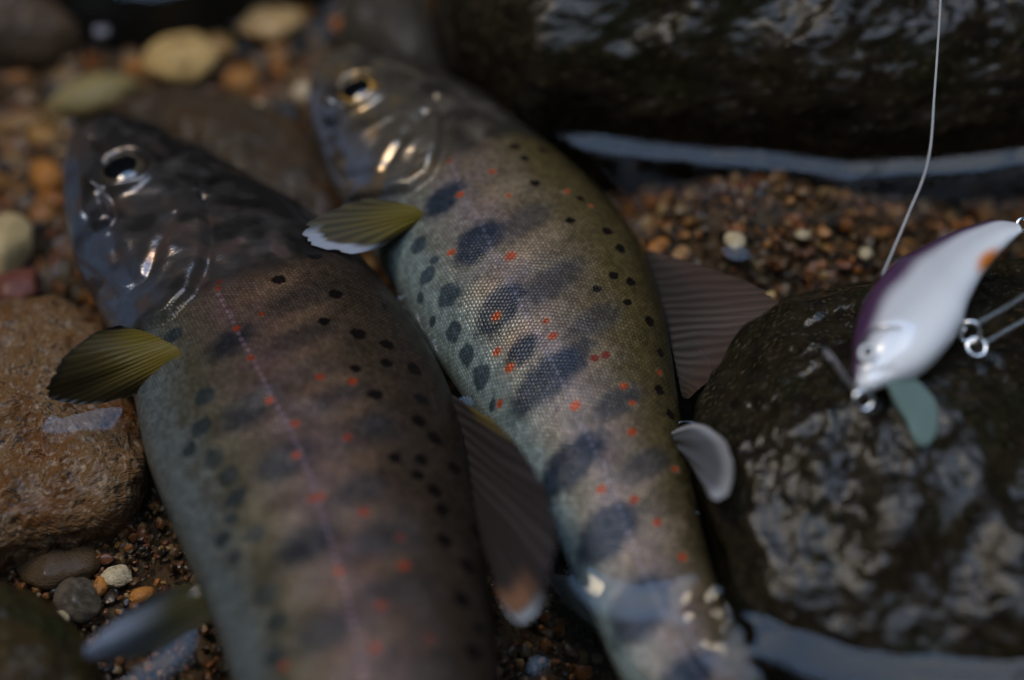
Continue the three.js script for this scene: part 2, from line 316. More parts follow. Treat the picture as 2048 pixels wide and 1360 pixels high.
for (const [px, py, rx, ry, c, l] of [
  [1470, 482, 22, 20, CREAM, 'cream pebble, the largest in the grit'], [1318, 492, 26, 14, ORANGE, 'orange pebble at the dorsal fin of the paler fish'], [1362, 508, 26, 13, [0.36, 0.19, 0.07], 'amber pebble next to the orange one at the dorsal fin'],
  [1502, 422, 16, 11, ORANGE, 'small orange pebble in shallow water by the boulder'], [1412, 400, 14, 12, [0.36, 0.22, 0.06], 'small amber pebble in shallow water by the boulder'], [1732, 508, 14, 13, CREAM, 'small cream pebble behind the lure back'],
  [1780, 398, 18, 10, [0.3, 0.13, 0.05], 'rusty pebble crossed by the fishing line'], [1740, 425, 14, 10, [0.33, 0.17, 0.05], 'amber pebble beside the fishing line'], [1605, 470, 16, 11, [0.36, 0.29, 0.17], 'tan pebble in the middle of the grit'], [1540, 590, 14, 9, [0.38, 0.25, 0.1], 'tan pebble at the tip of the dorsal fin'],
  [1850, 412, 18, 12, [0.28, 0.2, 0.12], 'dull tan pebble between boulder and lure'], [1960, 360, 26, 14, [0.12, 0.1, 0.06], 'olive pebble at the foot of the large boulder'], [1490, 365, 16, 10, [0.3, 0.29, 0.27], 'grey pebble in the boulder shade'],
]) pebble(px, py, rx, ry, (px * 7) % 60, c, l, { group: grit, lift: 0.002, detail: 3 });

// ------------------------------------------------------------------ gravel (uncounted): grains of a few millimetres
{
  const r = rng(4242), kinds = [0, 1, 2, 3, 4, 5, 6, 7, 8].map((k) => pebbleGeo(k + 300, 0.06, 3, 12, 0.48)), lists = kinds.map(() => []);
  const PAL = [[0.26, 0.1, 0.022], [0.3, 0.15, 0.045], [0.2, 0.08, 0.022], [0.13, 0.072, 0.03], [0.3, 0.2, 0.09], [0.1, 0.078, 0.055], [0.035, 0.028, 0.022], [0.02, 0.016, 0.013], [0.15, 0.055, 0.022], [0.14, 0.1, 0.065], [0.06, 0.034, 0.016], [0.11, 0.062, 0.025], [0.075, 0.045, 0.022]];
  const q = new THREE.Quaternion(), e = new THREE.Euler(), M = new THREE.Matrix4();
  function grain(x, z, s, dy) {
    const y = bedY(x, z) + dy, k = Math.floor(r() * 9);
    e.set(r() * 6.3, r() * 6.3, r() * 6.3); q.setFromEuler(e);
    M.compose(new THREE.Vector3(x, y, z), q, new THREE.Vector3(s * (0.8 + 0.5 * r()), s * (0.6 + 0.35 * r()), s * (0.75 + 0.4 * r())));
    const c = PAL[Math.floor(r() * PAL.length)], f = 0.38 + 0.52 * r(), warm = [1.12, 0.98, 0.8];
    lists[k].push([M.clone(), c.map((v, i) => v * f * warm[i])]);
  }
  for (let k = 0; k < 76000; k++) {                   // close round the fish
    const x = lerp(-0.2, 0.2, r()), z = lerp(-0.22, 0.13, r());
    const coarse = sstep(0.02, -0.05, x) * sstep(-0.01, -0.06, z);
    const s = lerp(0.00078, 0.0018, coarse) * Math.exp(0.62 * (r() + r() + r() - 1.5) * 1.5);
    grain(x, z, s, (r() - 0.55) * 0.0016);
  }
  for (let k = 0; k < 1600; k++) { const x = lerp(-0.2, 0.0, r()), z = lerp(-0.2, -0.03, r()); grain(x, z, 0.0025 + 0.0025 * r() * r(), 0.0006); }
  for (let k = 0; k < 9000; k++) { const a = r() * 6.283, d = 0.22 + 0.9 * Math.pow(r(), 1.4); grain(Math.cos(a) * d, Math.sin(a) * d, 0.003 + 0.008 * r() * r(), 0); }
  lists.forEach((l, k) => {
    const im = new THREE.InstancedMesh(kinds[k], MAT.gravel, l.length); im.name = numbered('gravel');
    l.forEach(([m, c], i) => { im.setMatrixAt(i, m); im.setColorAt(i, new THREE.Color().setRGB(...c)); });
    tag(im, 'loose brown, orange and grey gravel covering the stream bed', 'gravel', null, 'stuff'); put(im);
  });
}

// ------------------------------------------------------------------ bodies that lie on one side (fish, lure)
// stations: outline pixels of belly (V) and back (D); yc(t) height of the middle plane; the half thickness follows from the depth
function sideBody({ V, D, yc, thick, nu, nt, nb, power = 1, disp, density }) {
  const ns = V.length - 1;
  const cv = new THREE.CatmullRomCurve3(V.map(([x, y], i) => at(x, y, yc(i / ns))), false, 'centripetal'), cd = new THREE.CatmullRomCurve3(D.map(([x, y], i) => at(x, y, yc(i / ns))), false, 'centripetal');
  const B = { rows: [], nu, nt, nb };
  let u = 0, last = null;
  for (let i = 0; i <= nu; i++) {
    const t = density ? density(i / nu) : i / nu, v = cv.getPoint(t), d = cd.getPoint(t), c = v.clone().add(d).multiplyScalar(0.5), half = d.clone().sub(v).multiplyScalar(0.5), b = half.length(), a = thick(t, b);
    if (last) u += c.distanceTo(last); last = c;
    const row = { t, u, c, half, a, b, pts: [], vs: [], phis: [] };
    let s = 0, prev = null;
    for (let j = 0; j <= nt + nb; j++) {
      const phi = j <= nt ? Math.PI * j / nt : Math.PI + Math.PI * (j - nt) / nb;
      const cx = Math.cos(phi), sy = Math.sign(Math.sin(phi)) * Math.pow(Math.abs(Math.sin(phi)), power);
      const p = c.clone().addScaledVector(half, cx); p.y += a * sy;
      if (prev) s += p.distanceTo(prev); prev = p;
      row.pts.push(p); row.vs.push(s); row.phis.push(phi);
    }
    const mid = row.vs[Math.round(nt / 2)]; row.vs = row.vs.map((x) => x - mid); row.top = row.vs[nt];
    B.rows.push(row);
  }
  B.length = u;
  B.find = (px, py) => {                              // surface place (u, v in metres, phi) shown by a pixel
    let best = 1e9, hit = null;
    for (let i = 1; i < nu; i += 1) for (let j = 0; j <= nt; j += 1) { const q = B.rows[i].px?.[j] ?? ((B.rows[i].px ??= [])[j] = pix(B.rows[i].pts[j])); const e = (q[0] - px) ** 2 + (q[1] - py) ** 2; if (e < best) { best = e; hit = [i, j]; } }
    const r = B.rows[hit[0]]; return { u: r.u, v: r.vs[hit[1]], phi: r.phis[hit[1]], row: hit[0], col: hit[1], p: r.pts[hit[1]] };
  };
  B.normalAt = (i, j) => { const A = B.rows[Math.min(i + 1, nu)].pts[j], Z = B.rows[Math.max(i - 1, 0)].pts[j], E = B.rows[i].pts[Math.min(j + 1, nt + nb)], F = B.rows[i].pts[Math.max(j - 1, 0)]; return A.clone().sub(Z).cross(E.clone().sub(F)).normalize(); };
  B.build = (disp, color) => {
    let flip = B.normalAt(Math.round(nu / 2), Math.round(nt / 2)).y < 0 ? -1 : 1;
    const g = grid(nu, nt + nb, (i, j) => {
      const r = B.rows[i]; const p = r.pts[j].clone();
      if (disp && j > 0 && j < nt && i > 0 && i < nu) { const h = disp(r.u, r.vs[j], r.phis[j]); if (h) p.addScaledVector(B.normalAt(i, j), h * flip * Math.min(1, Math.sin(r.phis[j]) * 3)); }
      const vv = j <= nt ? 0.02 + 0.8 * j / nt : 0.82 + 0.16 * (j - nt) / nb;
      const out = [p.x, p.y, p.z, r.u / B.length, vv];
      if (color) out.push(...color(r.u, r.vs[j], r.phis[j], r));
      return out;
    }, true);
    if (flip < 0) { const I = g.index.array; for (let i = 0; i < I.length; i += 3) { const t = I[i]; I[i] = I[i + 1]; I[i + 1] = t; } const N = g.attributes.normal; for (let i = 0; i < N.count; i++) N.setXYZ(i, -N.getX(i), -N.getY(i), -N.getZ(i)); }
    return g;
  };
  return B;
}
function segDist(u, v, line) {                        // distance to a polyline and the side (positive: towards smaller u)
  let best = 1e9, side = 0, along = 0;
  for (let k = 0; k + 1 < line.length; k++) {
    const a = line[k], b = line[k + 1], du = b.u - a.u, dv = b.v - a.v, l = du * du + dv * dv || 1e-12, t = clamp(((u - a.u) * du + (v - a.v) * dv) / l);
    const x = u - a.u - du * t, y = v - a.v - dv * t, d = Math.hypot(x, y);
    if (d < best) { best = d; side = du * y - dv * x; along = (k + t) / (line.length - 1); }
  }
  return [best, side, along];
}
// fins: rays from a base curve to a tip curve, each point a pixel with its height; a thin solid sheet with raised rays
function finGeo(base, tip, rays, color, { thick = 0.0007, nl = 26, wave = 0, scallop = 0 } = {}) {
  const cb = new THREE.CatmullRomCurve3(base.map((q) => at(q[0], q[1], q[2])), false, 'centripetal'), ct = new THREE.CatmullRomCurve3(tip.map((q) => at(q[0], q[1], q[2])), false, 'centripetal');
  const nk = rays * 8, P = [];
  for (let i = 0; i <= nk; i++) { const k = i / nk, a = cb.getPoint(k), b = ct.getPoint(k); const row = []; for (let j = 0; j <= nl; j++) { const l = j / nl, s = 1 - scallop * Math.abs(Math.sin(Math.PI * rays * k)) + 0.022 * n3(k * 9, base[0][0], 2) - 0.03 * sstep(0.35, 0.8, n3b(k * 26, base[0][1], 5)); row.push(a.clone().lerp(b, l * s)); } P.push(row); }
  const nrm = (i, j) => P[Math.min(i + 1, nk)][j].clone().sub(P[Math.max(i - 1, 0)][j]).cross(P[i][Math.min(j + 1, nl)].clone().sub(P[i][Math.max(j - 1, 0)])).normalize();
  const side = (sg) => grid(nk, nl, (i, j) => {
    const k0 = i / nk, l = j / nl, n = nrm(i, j), k = clamp(k0 + 0.014 * n3(k0 * 7, l * 1.3, base[0][0]) * Math.min(1, k0 * 8, (1 - k0) * 8)), ridge = 0.5 + 0.5 * Math.cos(2 * Math.PI * rays * k), split = 0.5 + 0.5 * Math.cos(4 * Math.PI * rays * k);
    const h = thick * (0.55 + 0.45 * lerp(ridge, split * 0.7, sstep(0.45, 0.8, l))) * lerp(1, 0.35, l) * Math.min(1, Math.min(i, nk - i) / 3 + 0.15) + wave * 0;
    const w = wave * Math.sin(k * 5 + l * 3) * l;
    const p = P[i][j].clone().addScaledVector(n, sg * h * 0.5 + w);
    return [p.x, p.y, p.z, k, l, ...color(k, l, ridge)];
  });
  const A = side(1), Bk = side(-1), I = Bk.index.array; for (let q = 0; q < I.length; q += 3) { const t = I[q]; I[q] = I[q + 1]; I[q + 1] = t; } Bk.computeVertexNormals();
  // close the rim
  const n = nl + 1, rim = []; for (let j = 0; j < nl; j++) { rim.push([j, j + 1], [nk * n + j + 1, nk * n + j]); } for (let i = 0; i < nk; i++) rim.push([i * n + nl, (i + 1) * n + nl]);
  const g = mergeGeometries([A, Bk]), cnt = A.attributes.position.count, idx = Array.from(g.index.array);
  for (const [a, b] of rim) idx.push(a, b, a + cnt, b, b + cnt, a + cnt);
  g.setIndex(idx); return g;
}
const finMat = new THREE.MeshPhysicalMaterial({ vertexColors: true, roughness: 0.5, specularIntensity: 0.4, transmission: 0.4, thickness: 0, side: THREE.DoubleSide });

const pupilMat = new THREE.MeshPhysicalMaterial({ color: new THREE.Color().setRGB(0.002, 0.002, 0.003), roughness: 0.1, clearcoat: 1, clearcoatRoughness: 0.02 });
function makeFish(o) {
  const root = thing('trout', o.label, 'fish');
  const ns = o.V.length - 1;
  const B = sideBody({ V: o.V, D: o.D, yc: o.yc, nu: 520, nt: 180, nb: 60, power: 0.92, thick: (t, b) => Math.max(0.0006, b * (0.6 + 0.1 * sstep(0.3, 0.0, t)) * (1 - 0.2 * sstep(0.6, 1, t))), density: (x) => x < 0.5 ? x * 0.72 : 0.36 + (x - 0.5) * 1.28 });
  const L = B.length, F = (p) => B.find(p[0], p[1]);
  const eye = F(o.eye), eyeR = o.eyeR;
  const gill = o.gill.map(F), lines = o.grooves.map((l) => l.map(F)), max = o.maxilla.map(F);
  const bulges = o.bulges.map((q) => ({ ...F(q), r: q[2], h: q[3] }));
  const gillEnd = Math.max(...gill.map((q) => q.u));
  // head relief: gill cover, grooves, jaw bone, eye socket
  const disp = (u, v, phi) => {
    if (u > gillEnd + 0.02) return 0.0005 * fbm(u * 55, v * 55, o.seed + 4, 2) * sstep(gillEnd + 0.02, gillEnd + 0.03, u);
    let h = 0;
    const [d, s] = segDist(u, v, gill), ant = s * o.side > 0;
    { const sd = ant ? d : -d; h += 0.001 * sstep(-0.0014, 0.0012, sd) * Math.exp(-Math.max(0, sd) / 0.009) - 0.0009 * Math.exp(-(((sd + 0.0011) / 0.0012) ** 2)); }
    for (const l of lines) { const [dd] = segDist(u, v, l); h -= 0.0005 * Math.exp(-((dd / 0.0013) ** 2)); h += 0.0002 * Math.exp(-(((dd - 0.0022) / 0.0014) ** 2)); }
    const [dm] = segDist(u, v, max); h += 0.0017 * Math.exp(-((dm / 0.0022) ** 4)) - 0.0005 * Math.exp(-(((dm - 0.0029) / 0.0007) ** 2));
    for (const q of bulges) h += q.h * Math.exp(-(((u - q.u) ** 2 + (v - q.v) ** 2) / (q.r * q.r)));
    const e = Math.hypot(u - eye.u, v - eye.v) / eyeR;
    h += e < 1 ? -0.0022 * (1 - e * e) - 0.0002 : 0.0013 * Math.exp(-(((e - 1.24) / 0.22) ** 2));
    h += 0.0005 * fbm(u * 85, v * 85, o.seed, 2) * sstep(gillEnd + 0.002, gillEnd - 0.004, u);
    return h;
  };
  // ---- skin: pigment map and relief map in (u, v) metres
  const TW = 2048, TH = 1024, col = new Float32Array(TW * TH * 3), hgt = new Float32Array(TW * TH);
  const rowAt = new Float32Array(TW), pal = o.pal, uu = new Float32Array(TW);
  { let k = 0; for (let i = 0; i < TW; i++) { const u = (i + 0.5) / TW * L; while (k < B.nu - 1 && B.rows[k + 1].u < u) k++; rowAt[i] = k; uu[i] = u; } }
  const vOf = (i, frac) => { const r = B.rows[rowAt[i]]; const x = frac * B.nt, a = Math.floor(clamp(x, 0, B.nt - 1)); return lerp(r.vs[a], r.vs[a + 1], x - a); };
  const lat = o.lateral.map(F);
  const latV = (u) => { let k = 0; while (k < lat.length - 2 && lat[k + 1].u < u) k++; const t = (u - lat[k].u) / (lat[k + 1].u - lat[k].u || 1); return lerp(lat[k].v, lat[k + 1].v, clamp(t, -0.5, 2)); };
  const ell = (list, ru, rv, ang) => list.map((q) => { const f = F(q); return { u: f.u, v: f.v, ru: (q[2] ?? 1) * ru, rv: (q[3] ?? q[2] ?? 1) * rv, a: q[4] ?? ang, k: q[5] ?? 1 }; });
  const parr = ell(o.parr, 0.0042, 0.0075, 0), belly = ell(o.bellySpots, 0.0021, 0.0024, 0), red = ell(o.red, 0.0008, 0.00098, 0), black = ell(o.black, 0.0013, 0.0015, 0), pale = ell(o.pale ?? [], 0.003, 0.008, 0);
  const DU = 0.00084, DV = 0.00072;
  const noiseE = (u, v) => n3(u * 900, v * 900, o.seed);
  for (let i = 0; i < TW; i++) {
    const u = uu[i], near = (q) => Math.abs(q.u - u) < Math.max(q.ru, q.rv) * 1.9;
    const P = parr.filter(near), S = belly.filter(near), R = red.filter(near), K = black.filter(near), Q = pale.filter(near), lv = latV(u), r0 = B.rows[rowAt[i]];
    for (let j = 0; j < TH; j++) {
      const k = j * TW + i, tv = (j + 0.5) / TH; let frac = (tv - 0.02) / 0.8, under = false;
      if (frac > 1) { under = true; frac = clamp(1 - (tv - 0.82) / 0.16); }
      frac = clamp(frac);
      const v = vOf(i, frac);
      const n1 = fbm(u * 120, v * 120, o.seed, 3), n2 = n3(u * 420, v * 420, o.seed + 5), nf = n3b(u * 1500, v * 1500, o.seed);
      const f = frac + 0.05 * n1 + 0.015 * n2;
      let c = mix3(pal.back, pal.upper, sstep(0.1, 0.34, f)); c = mix3(c, pal.flank, sstep(0.3, 0.47, f)); c = mix3(c, pal.lower, sstep(0.5, 0.68, f)); c = mix3(c, pal.belly, sstep(0.68, 0.86, f));
      // cross bands of the flank
      for (const q of Q) { const x = u - q.u - (v - q.v) * 0.25, y = v - q.v, e = Math.hypot(x / q.ru, y / q.rv) + 0.3 * n1; c = mix3(c, pal.pale, sstep(1.25, 0.25, e) * 0.75 * q.k); }
      const dl = (v - lv), pink = Math.exp(-((dl / 0.0075) ** 2)) * (0.35 + 0.35 * n1); c = mix3(c, pal.pink, clamp(pink));
      for (const q of P) { const x = u - q.u - (v - q.v) * 0.22, y = v - q.v, e = Math.hypot(x / q.ru, y / q.rv) + 0.16 * n1 + 0.07 * n2; c = mix3(c, pal.parr, sstep(o.soft[0], o.soft[1], e) * o.soft[2] * q.k); }
      for (const q of S) { const e = Math.hypot((u - q.u) / q.ru, (v - q.v) / q.rv) + 0.14 * n2; c = mix3(c, pal.spot, sstep(1.1, 0.72, e) * 0.85); }
      if (Math.abs(dl) < 0.0016 && u > gillEnd) { const w = Math.exp(-((dl / 0.00035) ** 2)) * (0.5 + 0.5 * Math.sin(u / DU * Math.PI)); c = mix3(c, pal.line, clamp(w * o.soft[3])); }
      for (const q of R) { const e = Math.hypot((u - q.u) / q.ru, (v - q.v) / q.rv) + 0.12 * noiseE(u, v); const h0 = sstep(2.1, 1.1, e) * 0.25; if (h0 > 0) c = mix3(c, pal.pale, h0); const w = sstep(1.15, 0.6, e); if (w > 0) c = mix3(c, q.k > 1 ? [0.16, 0.02, 0.014] : pal.red, w * 0.92); }
      // scales
      const body = under ? 0.4 : sstep(gillEnd - 0.003 - 0.006 * Math.abs(frac - 0.45), gillEnd + 0.002, u) ;
      const y = v / DV + 0.45 * n1, iy = Math.round(y), x = u / DU + (iy & 1 ? 0.5 : 0) + 0.4 * n1, ix = Math.round(x), fx = x - ix, fy = y - iy, rr = Math.hypot(fx * 1.05, fy);
      const hash = (() => { let q = Math.imul(ix * 374761393 + iy * 668265263, 1274126177); q ^= q >>> 13; q = Math.imul(q, 1103515245); return ((q ^ (q >>> 16)) >>> 0) / 4294967296; })();
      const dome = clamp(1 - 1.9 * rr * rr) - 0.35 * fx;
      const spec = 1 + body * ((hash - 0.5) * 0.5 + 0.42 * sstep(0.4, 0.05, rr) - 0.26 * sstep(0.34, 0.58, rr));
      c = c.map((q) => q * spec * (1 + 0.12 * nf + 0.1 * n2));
      for (const q of K) { const e = Math.hypot((u - q.u) / q.ru, (v - q.v) / q.rv) + 0.2 * noiseE(u, v); const w = sstep(1.1, 0.75, e); if (w > 0) c = mix3(c, [0.006, 0.004, 0.004], w * 0.95 * q.k); }
      // head pigment, with blue sky reflection painted into the jaw
      const head = 1 - sstep(gillEnd - 0.005, gillEnd + 0.001, u + 0.002 * n1);
      if (head > 0 && !under) {
        let hc = mix3(pal.headTop, pal.cheek, sstep(0.32, 0.54, frac + 0.08 * n1)); hc = mix3(hc, pal.jaw, sstep(0.66, 0.85, frac + 0.05 * n1));
        hc = mix3(hc, pal.gold, sstep(0.15, 0.55, fbm(u * 95 + 9, v * 95, o.seed + 2, 2)) * 0.75 * sstep(0.32, 0.5, frac));
        hc = mix3(hc, pal.headDark, sstep(0.1, 0.6, fbm(u * 85, v * 85 + 4, o.seed + 8, 2)) * 0.7);
        hc = hc.map((q) => q * (1 + 0.06 * nf + 0.08 * n2));
        c = mix3(c, hc, head);
      }
      col[k * 3] = c[0] * o.tone; col[k * 3 + 1] = c[1] * o.tone; col[k * 3 + 2] = c[2] * o.tone;
      hgt[k] = 0.5 + 0.42 * (dome - 0.3) * body + (1 - body) * 0.12 * n2 + 0.05 * nf + body * (hash - 0.5) * 0.12;
    }
  }
  const rgh = texture(1024, 8, (i) => { const u = (i + 0.5) / 1024 * L, q = lerp(0.25, 0.22, sstep(gillEnd - 0.006, gillEnd + 0.004, u)); return [q, q, q]; }, false); rgh.wrapS = rgh.wrapT = THREE.ClampToEdgeWrapping;
  const met = texture(1024, 512, (i, j) => { const u = (i + 0.5) / 1024 * L, tv = (j + 0.5) / 512, f = tv > 0.82 ? 0.6 : clamp((tv - 0.02) / 0.8), n = fbm(u * 90, f * 5, o.seed + 1, 3), hd = 1 - sstep(gillEnd - 0.003, gillEnd + 0.002, u); const m = lerp(0.14 * sstep(0.2, 0.5, f + 0.1 * n), 0.74 * sstep(0.28, 0.46, f + 0.12 * n), hd); return [m, m, m]; }, false); met.wrapS = met.wrapT = THREE.ClampToEdgeWrapping;
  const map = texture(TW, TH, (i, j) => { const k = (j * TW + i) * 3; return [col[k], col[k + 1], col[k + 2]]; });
  const bump = texture(TW, TH, (i, j) => { const h = hgt[j * TW + i]; return [h, h, h]; }, false);
  map.wrapS = map.wrapT = bump.wrapS = bump.wrapT = THREE.ClampToEdgeWrapping;
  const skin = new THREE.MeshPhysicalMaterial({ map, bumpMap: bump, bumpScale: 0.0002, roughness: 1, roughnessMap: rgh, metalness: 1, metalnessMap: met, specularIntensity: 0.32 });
  const g = B.build(disp); mesh('body', g, skin, root); stamp(g, 0.0019);
  // ---- eye
  const en = B.normalAt(eye.row, eye.col); if (en.y < 0) en.negate();
  const eg = new THREE.SphereGeometry(eyeR * 1.02, 64, 40, 0, Math.PI * 2, 0, Math.PI / 2); eg.scale(1, 0.55, 1);
  const ep = eg.attributes.position, ec = [];
  for (let i = 0; i < ep.count; i++) {
    const x = ep.getX(i) / eyeR, z = ep.getZ(i) / eyeR, q = Math.hypot(x - 0.06, z) , n = 0.5 + 0.5 * n3(Math.atan2(z, x) * 2.2, q * 5, o.seed);
    let c = q < 0.72 ? o.iris : mix3(o.iris, [0.03, 0.024, 0.018], clamp(n * 1.3 * sstep(0.6, 0.95, q) + 0.2));
    if (q > 0.96) c = [0.02, 0.02, 0.022]; ec.push(...c);
  }
  eg.setAttribute('color', new THREE.Float32BufferAttribute(ec, 3));
  const em = mesh('eye', eg, new THREE.MeshPhysicalMaterial({ vertexColors: true, roughness: 0.12, clearcoat: 1, clearcoatRoughness: 0.02 }), root);
  em.quaternion.setFromUnitVectors(new THREE.Vector3(0, 1, 0), en); em.position.copy(eye.p).addScaledVector(en, -0.0009);
  const pg = new THREE.SphereGeometry(eyeR * 1.035, 48, 16, 0, Math.PI * 2, 0, Math.asin(0.66)); pg.scale(1, 0.556, 1); mesh('pupil', pg, pupilMat, em);
  tag(em, 'glossy black eye with golden iris');
  // ---- fins
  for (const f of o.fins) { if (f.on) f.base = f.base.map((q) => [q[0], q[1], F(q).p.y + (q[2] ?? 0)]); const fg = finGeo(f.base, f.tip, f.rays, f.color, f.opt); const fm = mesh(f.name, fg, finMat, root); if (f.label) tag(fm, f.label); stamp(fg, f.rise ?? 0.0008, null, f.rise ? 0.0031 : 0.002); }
  return root;
}
const finCol = (base, mid, edge, tipW = 0) => (k, l, ridge) => { let c = mix3(base, mid, sstep(0, 0.6, l)); c = mix3(c, edge, sstep(0.8, 1, l)); c = c.map((q) => q * (0.65 + 0.5 * ridge)); if (tipW) c = mix3(c, [0.55, 0.52, 0.48], tipW * sstep(0.85, 1, k) * sstep(0.75, 0.95, l)); return c; };

